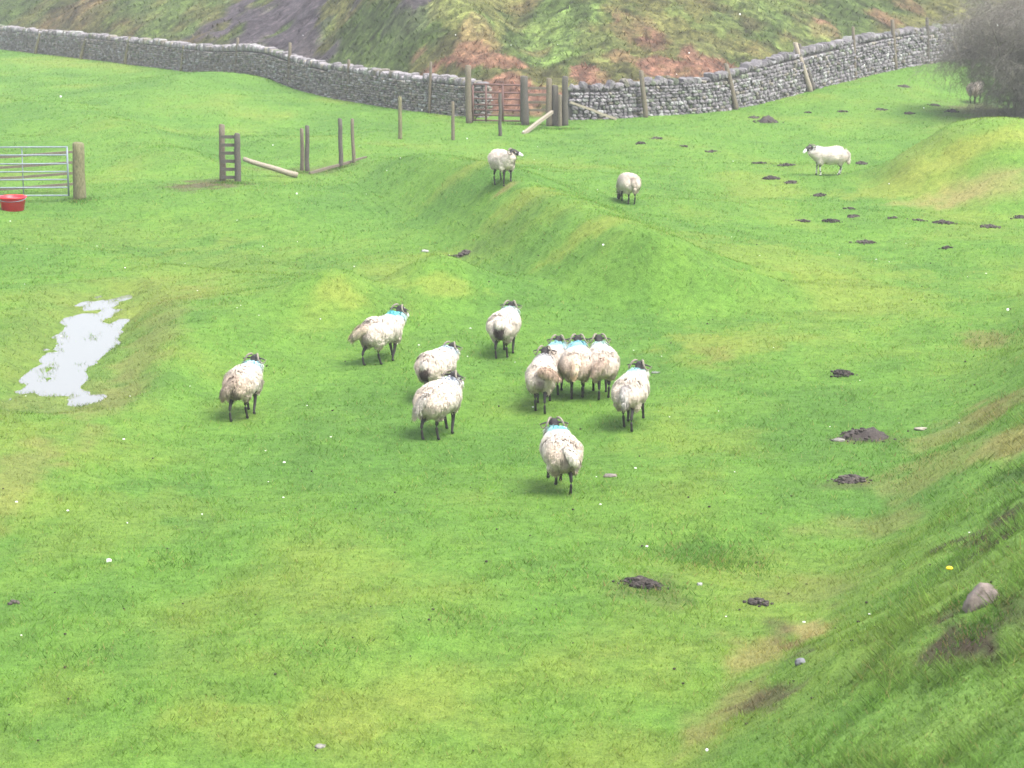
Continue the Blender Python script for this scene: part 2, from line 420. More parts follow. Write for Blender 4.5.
def gcol(x, y):
    n = len(x)
    a = fbm(x / 2.2, y / 3.0, 201, 4); b = fbm(x / 7, y / 8, 222, 3); c = fbm(x / .5, y / .6, 240, 3)
    ky = sst(.48, .70, .5 * a + .35 * b + .15 * c)[:, None]
    kd = sst(.50, .30, .55 * a + .25 * b + .2 * c)[:, None]
    col = G_MID * (1 - ky * .55) + G_YEL * ky * .55
    col = col * (1 - kd * .75) + G_DARK * kd * .75
    f1 = fbm(x / .22, y / .26, 515, 3); f2 = fbm(x / .9, y / 1.1, 530, 3)
    col = col * (.72 + .56 * (.55 * f1 + .45 * f2))[:, None] 
    kg = sst(.56, .72, f2)[:, None] * .35; col = col * (1 - kg) + G_DARK * .8 * kg
    ub = (x - (1.55 + .315 * (y - 21))) * (y < 50); kb = (sst(.8, 3.0, ub) * .6)[:, None]; lush = np.array([.165, .295, .065]) * (.55 + .9 * fbm(x / .3, y / .3, 541, 3))[:, None]; col = col * (1 - kb) + lush * kb
    # hillside
    d = y - wally(x)
    hk = sst(.3, 1.6, d)[:, None]
    e = fbm(x / 2.5, y / 4, 260, 4)
    hc = OLIVE * (1 - sst(.42, .62, e))[:, None] + HILLG * sst(.42, .62, e)[:, None]
    e2 = fbm(x / 4 + 7, y / 6, 281, 3)
    hc = hc * (1 - (sst(.60, .72, e2) * .35)[:, None]) + BRACK * (sst(.60, .72, e2) * .35)[:, None]
    hc = hc * .78 * (.25 + 1.5 * fbm(x / 1.1, y / 1.2, 290, 5))[:, None]
    hc = hc * .86 * (1 - .45 * sst(.55, .68, fbm(x / .6, y / .35, 296, 3)))[:, None]
    nn = fbm(x / 1.3, y / 1.5, 301, 5)
    for (px, py, rx, ry, cc, k) in HILLP:
        q = np.sqrt(((x - px) / rx) ** 2 + ((y - py) / ry) ** 2) + (nn - .5) * 3.4
        kk = (sst(1.15, .85, q) * k)[:, None]
        hc = hc * (1 - kk) + cc * (.3 + 1.4 * fbm(x / .45 , y / .4, 611, 4))[:, None] * kk
    hc = hc * (.35 + 1.3 * fbm(x / .22, y / .22, 655, 3))[:, None]
    col = col * (1 - hk) + hc * hk
    nn = fbm(x / .35, y / .45, 320, 4)
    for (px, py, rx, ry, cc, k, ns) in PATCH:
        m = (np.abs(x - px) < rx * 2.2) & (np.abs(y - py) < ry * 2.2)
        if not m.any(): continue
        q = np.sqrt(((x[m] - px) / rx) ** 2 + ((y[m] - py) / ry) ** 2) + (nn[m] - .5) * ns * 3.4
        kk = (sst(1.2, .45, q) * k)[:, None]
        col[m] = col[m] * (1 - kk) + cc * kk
    # wet mud in the puddle hollow
    sd, t = seg_sd(x, y, PUD)
    kk = (sst(1.9, .9, np.abs(sd)) * .22 * (d < 0))[:, None]
    col = col * (1 - kk) + np.array([.17, .17, .06]) * kk
    return col

# ------------------------------------------------------------------ ground sheet
def axis(segs):
    out = []
    for a, b, s in segs: out.append(np.arange(a, b - 1e-6, s))
    return np.unique(np.concatenate(out + [np.array([segs[-1][1]])]).round(4))
xs = axis([(-700, -100, 60), (-100, -36, 4), (-36, -9, .35), (-9, 12, .14), (12, 34, .35), (34, 100, 4), (100, 700, 60)])
ys = axis([(-200, -20, 20), (-20, 10, 1), (10, 12, .2), (12, 56, .15), (56, 120, .26), (120, 175, .6), (175, 260, 6), (260, 900, 40)])
GX, GY = np.meshgrid(xs, ys)
gx, gy = GX.ravel(), GY.ravel()
gz = hgt(gx, gy)
nx, ny = len(xs), len(ys)
ii = np.arange(nx * ny).reshape(ny, nx)
gf = np.stack([ii[:-1, :-1], ii[:-1, 1:], ii[1:, 1:], ii[1:, :-1]], -1).reshape(-1, 4)
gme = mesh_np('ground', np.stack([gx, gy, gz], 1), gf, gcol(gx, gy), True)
_w = gme.attributes.new('Wild', 'FLOAT', 'POINT'); _w.data.foreach_set('value', (sst(.3, 2, gy - wally(gx)) * .95).astype(np.float32))
link('ground', gme, M_turf, kind='structure')

_G = gz.reshape(ny, nx)
def hz(x, y):
    i = min(max(int(np.searchsorted(xs, x)) - 1, 0), nx - 2); j = min(max(int(np.searchsorted(ys, y)) - 1, 0), ny - 2)
    u = (x - xs[i]) / (xs[i + 1] - xs[i]); v = (y - ys[j]) / (ys[j + 1] - ys[j])
    return float((_G[j, i] * (1 - u) + _G[j, i + 1] * u) * (1 - v) + (_G[j + 1, i] * (1 - u) + _G[j + 1, i + 1] * u) * v)

# ------------------------------------------------------------------ puddle
m, nt_, b = mat('puddle_water')
b.inputs['Base Color'].default_value = (.16, .16, .15, 1); b.inputs['Roughness'].default_value = .09; b.inputs['IOR'].default_value = 1.42
nn = noise_node(nt_, 6, 3); bp = N(nt_, 'ShaderNodeBump'); bp.inputs['Strength'].default_value = .08; bp.inputs['Distance'].default_value = .01
nt_.links.new(nn.outputs[0], bp.inputs['Height']); nt_.links.new(bp.outputs[0], b.inputs['Normal'])
mb = MB(); PZ = -.10
mb.v = [Vector(p) for p in ((-9.0, 34.6, PZ), (-5.4, 34.6, PZ), (-6.3, 50, PZ), (-9.3, 50, PZ))]; mb.f = [(0, 1, 2, 3)]
link('puddle', mb.mesh('puddle'), m, kind='structure')

# ------------------------------------------------------------------ grass
def blades(name, x, y, h, wd, lean, col, label, cat, mat_=M_blade, z=None, extra=None):
    n = len(x); z = hgt(x, y) if z is None else z
    th = rng.random(n) * 2 * np.pi; ph = rng.random(n) * 2 * np.pi
    dx, dy = np.cos(th) * wd / 2, np.sin(th) * wd / 2
    lx, ly = np.cos(ph) * h * lean, np.sin(ph) * h * lean
    v = np.empty((n, 3, 3), np.float32)
    v[:, 0] = np.stack([x - dx, y - dy, z - .008], 1); v[:, 1] = np.stack([x + dx, y + dy, z - .008], 1)
    v[:, 2] = np.stack([x + lx, y + ly, z + h], 1)
    f = np.arange(n * 3).reshape(n, 3)
    nzf = np.cross(v[:, 1] - v[:, 0], v[:, 2] - v[:, 0])[:, 2]
    f[nzf < 0] = f[nzf < 0][:, ::-1]
    me = mesh_np(name, v.reshape(-1, 3), f, np.repeat(col, 3, axis=0))
    e = .6
    zx = (hgt(x + e, y, False) - hgt(x - e, y, False)) / (2 * e); zy = (hgt(x, y + e, False) - hgt(x, y - e, False)) / (2 * e)
    nr = np.stack([-zx, -zy, np.ones(n)], 1) + (rng.random((n, 3)) - .5) * .9
    nr /= np.linalg.norm(nr, axis=1)[:, None]
    me.normals_split_custom_set_from_vertices(np.repeat(nr, 3, axis=0).astype(np.float32))
    return link(name, me, mat_, label=label, category=cat, kind='stuff')
NB = 640000
Yb = 12.5 * (128 / 12.5) ** rng.random(NB)
Xb = (rng.random(NB) * 2 - 1) * (Yb * .235 + 1.2)
ok = (Yb < wally(Xb) - .2)
sd, t = seg_sd(Xb, Yb, PUD)
zb = hgt(Xb, Yb)
ok &= ~((np.abs(sd) < 1.6) & (zb < PZ - .022))
Xb, Yb, zb = Xb[ok], Yb[ok], zb[ok]
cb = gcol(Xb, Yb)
lum = cb @ np.array([.2, .7, .1])
dead = (rng.random(len(Xb)) < .06)
cb = cb * (.75 + .7 * rng.random(len(Xb)))[:, None] * (.72 + .56 * fbm(Xb / .12, Yb / .12, 777, 2))[:, None]
cb[dead] = cb[dead] * .4 + G_TAN * .7
keep = rng.random(len(Xb)) < np.clip((cb[:, 1] - .05) / .08, .12, 1)      # bare soil carries few blades
Xb, Yb, zb, cb = Xb[keep], Yb[keep], zb[keep], cb[keep]
ub = (Xb - (1.55 + .315 * (Yb - 21)))
clump = fbm(Xb / .35, Yb / .35, 400, 2)
hb = .016 + .06 * sst(.3, .8, clump) * rng.random(len(Xb)) + .00015 * Yb
bank = sst(.6, 3.2, ub) * (Yb < 50)
hb = hb * (1 + bank * (.5 + 1.5 * sst(.45, .7, clump)))
wb = (.005 + .00022 * Yb) * (1 + .5 * bank)
blades('grass', Xb, Yb, hb, wb, 1.0 + .2 * bank, cb, 'short green grazed grass covering the field and near bank', 'grass', z=zb)

# rough growth on the hillside beyond the wall
NH = 200000
Yh = 84 + rng.random(NH) * 75; Xh = (rng.random(NH) * 2 - 1) * (Yh * .235 + 2)
dh = Yh - wally(Xh); ok = (dh > .8) & (dh < 30 + rng.random(NH) * 10)
Xh, Yh = Xh[ok], Yh[ok]
ch = gcol(Xh, Yh); isb = (ch[:, 0] > ch[:, 1] * 1.25)
ch = ch * (.6 + .8 * rng.random(len(Xh)))[:, None]
r3_ = rng.random(len(Xh)) ** 4; hh = .04 + .06 * rng.random(len(Xh)) + .10 * r3_; hh[isb] *= 1.3; wh = .028 + .05 * r3_
scr = (ch[:, 2] > ch[:, 1] * .85); keep = ~scr | (rng.random(len(Xh)) < .12)
for nm, sel, lb, ct in (('bracken', isb & keep, 'rusty red dead bracken growing on the hillside beyond the wall', 'bracken'),
                        ('rough_grass', ~isb & keep, 'olive green rough grass on the hillside beyond the wall', 'rough grass')):
    blades(nm, Xh[sel], Yh[sel], hh[sel], wh[sel], .9, ch[sel], lb, ct)

# coarse taller tufts in wet and trampled spots
tx_, ty_ = [], []
for (px, py, n_, sx, sy) in ((700, 552, 1300, .75, 1.0), (735, 565, 500, .5, .6), (655, 592, 500, .6, .5), (905, 468, 500, .9, .9), (995, 340, 500, .8, 1.5), (560, 580, 250, .5, .5), (400, 318, 260, .5, .5),
                             (223, 183, 300, .35, .3), (238, 184, 300, .35, .3), (80, 201, 400, .4, .4), (306, 173, 300, .4, .3), (341, 168, 250, .35, .3), (468, 118, 300, .5, .4), (525, 125, 300, .5, .4), (558, 129, 500, .7, .4),
                             (978, 628, 500, .25, .3), (962, 600, 300, .2, .2), (870, 440, 250, .6, .5), (70, 370, 120, .5, 2.2), (95, 345, 160, .4, 1.2), (330, 650, 200, .5, .4), (180, 560, 200, .5, .4), (90, 660, 200, .5, .4), (460, 620, 160, .4, .4)):
    q = pix(px, py); tx_.append(q.x + rng.normal(size=n_) * sx * .6); ty_.append(q.y + rng.normal(size=n_) * sy * .6)
tx_ = np.concatenate(tx_); ty_ = np.concatenate(ty_); n_ = len(tx_)
ct = (G_DARK * 1.0)[None] * (.6 + .9 * rng.random(n_))[:, None]; dd_ = rng.random(n_) < .14; ct[dd_] = G_TAN * .8
blades('coarse_tufts', tx_, ty_, (.03 + .045 * rng.random(n_)), .006 + .00022 * ty_, .9, ct, 'coarse darker grass tufts round posts and wet spots in the field', 'grass tufts')
# dung pellets and bits of soil on the turf
mb = MB()
for _ in range(170):
    y = 20 * (90 / 20) ** random.random(); x = random.uniform(-1, 1) * y * .22
    if y > float(wally(x)) - 1: continue
    r = random.uniform(.010, .022)
    mb.ball((x, y, hz(x, y) + .01 + r * .4), (r, r * .8, r * .6), 5, 3)
link('droppings', mb.mesh('droppings'), plain('dung', (.04, .032, .022), .9, vary=.3, bump=0), label='small dark sheep droppings scattered over the turf', category='droppings', kind='stuff')

# white specks: daisies in the turf
ND = 70
Yd = 22 * (80 / 22) ** rng.random(ND); Xd = (rng.random(ND) * 2 - 1) * (Yd * .22)
mb = MB()
for x, y in zip(Xd, Yd):
    if y > float(wally(x)) - 1: continue
    z = hz(x, y) + .045; r = .011 + .012 * random.random() ** 3
    mb.ball((x, y, z), (r, r, r * .5), 6, 3)
M_daisy = plain('white_petals', (.75, .76, .72), .8, vary=.05, bump=0)
link('daisies', mb.mesh('daisies'), M_daisy, label='tiny white daisies dotted over the field turf', category='daisies', kind='stuff')

# ------------------------------------------------------------------ stones
def cube_sphere(n=3):
    vs_, fs = {}, []; out = []
    def vid(p):
        k = tuple(round(a, 4) for a in p)
        if k not in vs_: vs_[k] = len(out); out.append(p)
        return vs_[k]
    for ax in range(3):
        for sg in (-1, 1):
            for i in range(n):
                for j in range(n):
                    q = []
                    for (a, b_) in ((i, j), (i + 1, j), (i + 1, j + 1), (i, j + 1)):
                        u, v_ = -1 + 2 * a / n, -1 + 2 * b_ / n
                        p = [0, 0, 0]; p[ax] = sg; p[(ax + 1) % 3] = u; p[(ax + 2) % 3] = v_
                        q.append(vid(tuple(p)))
                    fs.append(q if sg > 0 else q[::-1])
    return np.array(out, float), np.array(fs)
CV, CF = cube_sphere(3)
_l = np.linalg.norm(CV, axis=1)[:, None]
CVR = CV * .45 + (CV / _l) * .62
def stones(items, jitter=.10):
    """items: centre, size(3), rotation matrix(3x3), colour"""
    n = len(items); k = len(CVR)
    V = np.empty((n, k, 3)); C = np.empty((n, k, 3))
    for i, (c, s, M, co) in enumerate(items):
        p = CVR * (1 + (rng.random((k, 3)) - .5) * 2 * jitter) * np.array(s) / 2
        V[i] = p @ np.array(M).T + np.array(c); C[i] = co
    Fc = (CF[None] + (np.arange(n) * k)[:, None, None]).reshape(-1, 4)
    return V.reshape(-1, 3), Fc, C.reshape(-1, 3)
def stone_col(warm=.5):
    return stone_col0(warm) * (.74 if random.random() > .05 else .95)
def stone_col0(warm=.5):
    g = .17 + .15 * random.random(); k = random.random()
    c = np.array([g * 1.05, g * .98, g * (.92 + .10 * (warm < .5))])
    if k < .15 * warm * 2: c = np.array([g * 1.05, g * .96, g * .80])
    elif k > .90: c = np.array([.38, .38, .37])
    elif k > .82: c = np.array([g * .85, g * .95, g * .70])
    return c
def wall_path(px0, px1):
    x0 = at_depth(px0, 60, float(np.interp(px0, [a[0] for a in WALL], [a[2] for a in WALL]))).x
    x1 = at_depth(px1, 60, float(np.interp(px1, [a[0] for a in WALL], [a[2] for a in WALL]))).x
    X = np.linspace(x0, x1, 400); Y = wally(X)
    # smooth corners
    k = np.ones(15) / 15; Ys = np.convolve(np.pad(Y, 7, mode='edge'), k, 'valid')
    s = np.concatenate([[0], np.cumsum(np.hypot(np.diff(X), np.diff(Ys)))])
    return X, Ys, s
def build_wall(px0, px1, height, label, warm, rough, hfun=None):
    X, Y, S = wall_path(px0, px1); L = S[-1]; it = []
    def P(s):
        x = float(np.interp(s, S, X)); y = float(np.interp(s, S, Y))
        x2 = float(np.interp(min(s + .3, L), S, X)); y2 = float(np.interp(min(s + .3, L), S, Y))
        x1 = float(np.interp(max(s - .3, 0), S, X)); y1 = float(np.interp(max(s - .3, 0), S, Y))
        t = Vector((x2 - x1, y2 - y1, 0)).normalized(); return x, y, t
    core = MB(); path = []
    nseg = int(L / .5)
    for i in range(nseg + 1):
        s = L * i / nseg; x, y, t = P(s); g = hz(x, y); hh = height * (hfun(s / L) if hfun else 1)
        path.append((Vector((x, y, 0)), t, g, hh))
    b0 = 0
    for p, t, g, hh in path:
        n = Vector((t.y, -t.x, 0))
        for o, z in ((-.16, g - .3), (.16, g - .3), (.12, g + hh - .12), (-.12, g + hh - .12)):
            core.v.append(Vector((p.x + n.x * o, p.y + n.y * o, z)))
    for i in range(nseg):
        a = i * 4; c = a + 4
        for k in range(4): core.f.append((a + k, a + (k + 1) % 4, c + (k + 1) % 4, c + k))
    core.f.append((0, 1, 2, 3)); e = nseg * 4; core.f.append((e + 3, e + 2, e + 1, e))
    for side in (1, -1):
        z = -.05; row = 0
        while z < height * 1.3:
            ch_ = .07 + .085 * random.random() * rough
            s = random.random() * .2
            while s < L:
                wl = (.09 + .16 * random.random())
                x, y, t = P(min(s + wl / 2, L)); hh = height * (hfun(min(1, s / L)) if hfun else 1) * (1 + .10 * rough * (float(vnoise(s / 1.3, 0, 5)) - .5))
                if z + ch_ < hh - .12:
                    n = Vector((t.y, -t.x, 0)) * side
                    off = .27 - .09 * z / max(hh, .1) + random.uniform(-.03, .03) * (1 + rough)
                    M = Matrix.Rotation(math.atan2(t.y, t.x) + random.uniform(-.12, .12), 3, 'Z') @ Matrix.Rotation(random.uniform(-.1, .1) * (1 + 2.5 * rough), 3, 'Y')
                    g = hz(x, y)
                    it.append(((x + n.x * (off - .1), y + n.y * (off - .1), g + z + ch_ / 2), (wl * .96, .26, ch_ * 1.0), M, stone_col(warm)))
                s += wl + .008
            z += ch_; row += 1
    s = 0
    while s < L:        # cope stones set on edge
        wl = .09 + .13 * random.random() * (1 + rough * .5)
        x, y, t = P(s); hh = height * (hfun(min(1, s / L)) if hfun else 1) * (1 + .10 * rough * (float(vnoise(s / 1.3, 0, 5)) - .5))
        M = Matrix.Rotation(math.atan2(t.y, t.x) + random.uniform(-.15, .15), 3, 'Z') @ Matrix.Rotation(random.uniform(.05, .35) + rough * random.uniform(-.3, .3), 3, 'Y')
        h_ = .16 + .12 * random.random() * (1 + rough)
        c = stone_col(warm * .5) * (1.1 - .2 * rough)
        if rough > 1: h_ = random.uniform(.12, .34); wl *= random.uniform(.6, 1.3); M = M @ Matrix.Rotation(random.uniform(-.5, .5), 3, 'Y')
        it.append(((x, y, hz(x, y) + hh - .12 + h_ / 2 - .03), (wl, .36 + .1 * random.random(), h_), M, c))
        s += wl * .96
    V, Fc, C = stones(it)
    kv = np.array([tuple(v) for v in core.v]); kf = np.array(core.f)
    V = np.concatenate([V, kv]); Fc = np.concatenate([Fc, kf + len(C)]); C = np.concatenate([C, np.tile([.08, .075, .07], (len(kv), 1))])
    link('dry_stone_wall', mesh_np('dry_stone_wall', V, Fc, C), M_stone, label=label, category='wall')
build_wall(-120, 487, 1.22, 'long neat grey dry stone wall running from the left edge to the rusty gate', .8, .35,
           lambda t: .86 + .14 * t)
build_wall(568, 1150, 1.32, 'rugged blue grey dry stone wall climbing right from the gate to the tree', .25, 1.1,
           lambda t: .88 + .30 * np.interp(t, [0, .12, .22, .33, .5, .75, 1], [.1, .1, .75, 1.0, .7, .5, .4]))

# ------------------------------------------------------------------ posts
def post_mesh(h, lean, r, square=False, bury=.15):
    mb = MB(); n = 4 if square else 9; k = 7; pts = []; rad = []
    wob = [random.uniform(-.01, .01) for _ in range(k)]
    for i in range(k):
        t = i / (k - 1); z = -bury + (h + bury) * t
        pts.append((lean[0] * max(z, 0) / h + wob[i], lean[1] * max(z, 0) / h + wob[-i - 1], z))
        rad.append(r * (1.08 - .14 * t + random.uniform(-.03, .03)))
    pts.append((pts[-1][0] + .004, pts[-1][1], pts[-1][2] + r * .25)); rad.append(r * .72)
    mb.tube(pts, rad, n, up=(0, 1, 0), twist=random.uniform(0, .3) if square else 0)
    return mb.mesh('post', not square)
def post(label, pxb, yb, pxt, yt, wpx, m, Y=None, square=False, group=None, name='fence_post', cat='post', bring=.0):
    if Y is None:
        p = pix(pxb, yb); p.y -= bring
        if bring: p = Vector((at_depth(pxb, yb, p.y).x, p.y, 0))
        p.z = hz(p.x, p.y)
    else:
        p = Vector((at_depth(pxb, 100, Y).x, Y, 0)); p.z = hz(p.x, p.y)
    top = at_depth(pxt, yt, p.y)
    h = top.z - p.z; r = wpx / 2 * p.y / F * (1.0 if not square else 1.25)
    o = link(name, post_mesh(h, (top.x - p.x, 0), r, square), m, label=label, category=cat)
    if group: o['group'] = group
    o.location = p
    return o
GW = 'stakes along the stone walls'
def wY(px, d=-.55):
    Y = 90.0
    for _ in range(12): Y = .5 * Y + .5 * float(wally(at_depth(px, 90, Y).x))
    return Y + d
post('short leaning mossy stake against the wall at far left', 37, 53, 40, 34, 3, M_post_moss, wY(40), group=GW)
post('leaning mossy stake against the wall, second from left', 82, 60, 87, 36, 3.5, M_post_moss, wY(85), group=GW)
post('leaning mossy stake against the wall, third from left', 126, 61, 130, 37, 3.5, M_post_moss, wY(128), group=GW)
post('short mossy stake against the wall below the dark scree edge', 182, 64, 184, 46, 3, M_post_moss, wY(183), group=GW)
post('thin stake against the wall below the big dark scree', 236, 74, 238, 38, 3, M_post, wY(237), group=GW)
post('tall grey stake against the wall above the hurdle gap posts', 289, 90, 290, 43, 3.5, M_post, wY(289), group=GW)
post('tan stake against the left wall, second from the rusty gate', 348, 98, 349, 60, 3, M_post, wY(348), group=GW)
post('thin grey stake against the left wall nearest the rusty gate', 429, 112, 431, 62, 3, M_post, wY(430), group=GW)
post('grey stake leaning against the right wall, nearest the gate', 646, 117, 641, 71, 5, M_post, wY(643), group=GW)
post('leaning tan stake where the right wall starts to climb', 737, 109, 726, 64, 5, M_post, wY(732), group=GW)
post('bright pale stake leaning steeply on the climbing right wall', 811, 88, 795, 43, 5, M_post_pale, wY(803), group=GW)
post('dark strip for the shadow just right of the bright pale stake', 814, 86, 799, 44, 4, M_post_dark, wY(806, -.42), group=GW)  # shadow of the pale stake, built as a dark strip
post('thin brown upright stake midway along the upper right wall', 855, 70, 853, 27, 3.2, M_post, wY(854), group=GW)
post('tall stake by the upper right wall above the molehills', 895, 64, 892, 20, 4, M_post, wY(893), group=GW)
post('dark upright stake by the right wall next to the tree', 927, 59, 927, 18, 3.5, M_post_dark, wY(927), group=GW)
post('pale thin stake leaning left at the edge of the tree', 959, 58, 947, 25, 2.6, M_post_pale, wY(953), group=GW)
post('short post top showing behind the right wall near the brace', 610, 0, 610, 80, 4.5, M_post_dark, wY(610, .55), group=GW)
post('short post top behind the right wall among red bracken', 668, 0, 668, 76, 5, M_post, wY(668, .55), group=GW)
post('dark post top behind the wall bend by the leaning tan stake', 739, 0, 742, 63, 4, M_post_dark, wY(740, .6), group=GW)
GF = 'posts of the old fence line across the field'
post('slim yellowish fence stake standing alone left of the far gate', 400, 139, 400, 97, 4, M_post_moss, group=GF)
post('slim fence stake in front of the wall end by the rusty gate', 453, 140, 453, 102, 3.5, M_post, group=GF)
post('thin dark fence stake standing in front of the rusty gate', 500, 136, 500, 94, 3.5, M_post_dark, group=GF)
post('grey brown fence post, left one of the close pair', 302, 171, 302, 129, 4, M_post, group=GF)
post('dark fence post, right one of the close pair', 307, 172, 307, 126, 4.5, M_post_dark, group=GF)
post('tall dark fence post right of the close pair', 341, 167, 340, 119, 4.5, M_post_dark, group=GF)
post('slim brown fence post at the end of the low board', 354, 163, 352, 119, 3.5, M_post, group=GF)

# oblique hurdle beside the lane: two posts with rungs between
a = pix(223, 181); c_ = pix(238, 182)
r_ = empty('hurdle', a, label='narrow wooden hurdle of short dark rails between two posts', category='hurdle')
o = link('post', post_mesh((181 - 125) * a.y / F, (0, 0), .085), M_post, r_)
hC = (182 - 134) * c_.y / F
o = link('post', post_mesh(hC, (0, 0), .085), M_post_dark, r_); o.location = c_ - a
for k in range(6):
    mb = MB(); z = .12 + k * (hC - .2) / 5; d = c_ - a
    mb.box((d.x / 2, d.y / 2 - .10, z + d.z / 2), (abs(d.x) * 1.05, .035, .085), Matrix.Rotation(math.atan2(d.z, d.x), 3, 'Y').inverted() if False else None)
    link('rail', mb.mesh('rail'), M_post_dark, r_)
# fallen pole and low board
def beam(name, label, cat, p0, p1, r0, r1, m, parent=None, n=8, seg=6, sag=0):
    p0 = Vector(p0); p1 = Vector(p1); mb = MB(); pts = []; rad = []
    for i in range(seg + 1):
        t = i / seg; q = (p1 - p0) * t + Vector((random.uniform(-1, 1) * r0 * .15, 0, random.uniform(-1, 1) * r0 * .15 - sag * math.sin(math.pi * t)))
        pts.append(q); rad.append(r0 + (r1 - r0) * t)
    mb.tube(pts, rad, n)
    o = link(name, mb.mesh(name, n > 4), m, parent)
    o.location = p0
    if label: o['label'] = label; o['category'] = cat
    return o
p1 = pix(297, 178); top = at_depth(243, 159, p1.y + .25)
beam('fallen_pole', 'pale round pole leaning down to the grass from the hurdle', 'pole', p1 + Vector((0, 0, .06)), top, .085, .065, M_post_pale)
p0 = pix(310, 174); p2 = pix(366, 158)
beam('low_board', 'long weathered board lying on the grass between the fence posts', 'board', p0 + Vector((0, 0, .02)), p2 + Vector((0, 0, .02)), .05, .05, M_post, n=4)

# ------------------------------------------------------------------ far gate group
GYd = 82.8
def gp(px, py, dy=0): return at_depth(px, py, GYd + dy)
post('thick pale gatepost at the left end of the rusty gate', 469, 117, 468, 66, 6.5, M_post, GYd, name='gatepost', cat='gatepost')
post('thick weathered gatepost at the right end of the rusty gate', 525, 124, 524, 77, 8, M_post_dark, GYd - .6, name='gatepost', cat='gatepost')
post('tall grey post left of the dark one by the wall end', 549, 126, 549, 79, 6, M_post, GYd - .9, name='gatepost', cat='gatepost')
post('broad dark post in the middle of the cluster at the wall end', 555, 128, 555, 86, 7, M_post_dark, GYd - .8, name='gatepost', cat='gatepost')
post('short brown post inside the cluster at the wall end', 560, 127, 560, 95, 4, M_post, GYd - 1.1, name='gatepost', cat='gatepost')
post('tallest dark post at the right of the wall end cluster', 565, 127, 565, 77, 6.5, M_post_dark, GYd - .9, name='gatepost', cat='gatepost')
A = gp(473, 116); B = gp(521, 118)
A.z = hz(A.x, A.y) + .05; B.z = hz(B.x, B.y) + .05
g = empty('rusty_gate', A, label='rusty brown barred field gate standing between the far gateposts', category='gate')
Lg = B.x - A.x; H_ = 1.25
for k, z in enumerate((0.02, .2, .38, .56, .76, .98, H_)):
    mb = MB(); mb.tube([(0, 0, z + .03), (Lg, 0, z)], .030, 6); link('rail', mb.mesh('rail', True), M_rust, g)
for x in (0, Lg * .27, Lg * .62, Lg):
    mb = MB(); mb.tube([(x, -.02, 0), (x, -.02, H_)], .036, 6, up=(1, 0, 0)); link('stile', mb.mesh('stile', True), M_rust, g)
mb = MB(); mb.tube([(0, .03, 0), (Lg * .62, .03, H_)], .018, 6); link('brace', mb.mesh('brace', True), M_rust, g)
# rail panel between gatepost and cluster
A = gp(528, 122); B = gp(548, 122); A.z = hz(A.x, A.y)
g = empty('rail_fence', A, label='short panel of grey rails between gatepost and wall end posts', category='fence')
for z in (.45, .72, .98, 1.2):
    mb = MB(); mb.box(((B.x - A.x) / 2, 0, z), (B.x - A.x + .15, .05, .085)); link('rail', mb.mesh('rail'), M_post, g)
q = at_depth(552, 112, GYd - 1.1); p = pix(523, 134)
beam('timber_brace', 'pale timber brace propping the left of the wall end cluster', 'brace', p, q, .075, .07, M_post_pale, n=4)
q = at_depth(570, 102, GYd + .2); p = at_depth(616, 119, wY(616, -.75))
beam('timber_brace', 'grey timber brace slanting right across the foot of the wall', 'brace', p, q, .06, .055, M_post_pale, n=4)

# ------------------------------------------------------------------ near steel gate, post, bucket at the left edge
P0 = pix(80, 199)
sgt = P0.y / F
o = link('gatepost', post_mesh((199 - 144) * sgt, (0, 0), .155), M_post_moss, label='broad mossy wooden gatepost at the end of the steel gate', category='gatepost')
o.location = P0
P1 = P0 + Vector((-.26, -.12, 0))
H_ = 1.32
g = empty('steel_gate', P1, R(180 + 3), label='galvanised steel field gate at the left edge beside the red bucket', category='gate')
Lg = 3.05
for z in (.10, .30, .50, .70, .90, 1.12, H_):
    mb = MB(); mb.tube([(0, 0, z), (Lg, 0, z)], .019, 8); link('rail', mb.mesh('rail', True), M_galv, g)
for x in (0, Lg * .37, Lg):
    mb = MB(); mb.tube([(x, 0 if x in (0, Lg) else -.022, .08), (x, 0 if x in (0, Lg) else -.022, H_ + .01)], .024 if x in (0, Lg) else .014, 8, up=(1, 0, 0)); link('stile', mb.mesh('stile', True), M_galv, g)
g2 = empty('wooden_rail_fence', P0 + Vector((-.3, 1.5, 0)), R(180), label='brown wooden rail fence running just behind the steel gate', category='fence')
for i, z in enumerate((.02, .30, .58, .85)):
    mb = MB(); mb.tube([(.12, -.1, z + .17), (1.6, .15, z + .08), (3.4, .4, z)], .045, 4); link('rail', mb.mesh('rail'), M_post, g2)
for x in (3.3,):
    o = link('post', post_mesh(1.15, (0, 0), .055), M_post, g2); o.location = (x, .25, 0)
# bucket
pb = pix(13, 210); pb.z = hz(pb.x, pb.y)
g = empty('bucket', pb, label='bright red plastic bucket on the grass in front of the steel gate', category='bucket')
BK = 1.22
prof = [(.0, .012), (.20, .012), (.20, 0.0), (.222, .0), (.262, .30), (.285, .30), (.285, .335), (.262, .335), (.25, .32), (.205, .03), (0, .03)]
def lathe(prof, n=28):
    mb = MB()
    for k in range(n):
        th = 2 * math.pi * k / n
        for r, z in prof: mb.v.append(Vector((r * math.cos(th), r * math.sin(th), z)))
    m_ = len(prof)
    for k in range(n):
        for i in range(m_ - 1):
            a = k * m_ + i; c = ((k + 1) % n) * m_ + i
            mb.f.append((a, c, c + 1, a + 1))
    return mb
body = link('tub', lathe(prof).mesh('tub', True), M_red, g)
mb = MB(); pts = [(.29 * math.cos(t), -.05 - .20 * math.sin(t), .31 - .08 * math.sin(t)) for t in [math.pi * i / 12 for i in range(13)]]
g.scale = (BK, BK, BK * .85); mb.tube(pts, .008, 6); link('handle', mb.mesh('handle', True), M_galv, g)

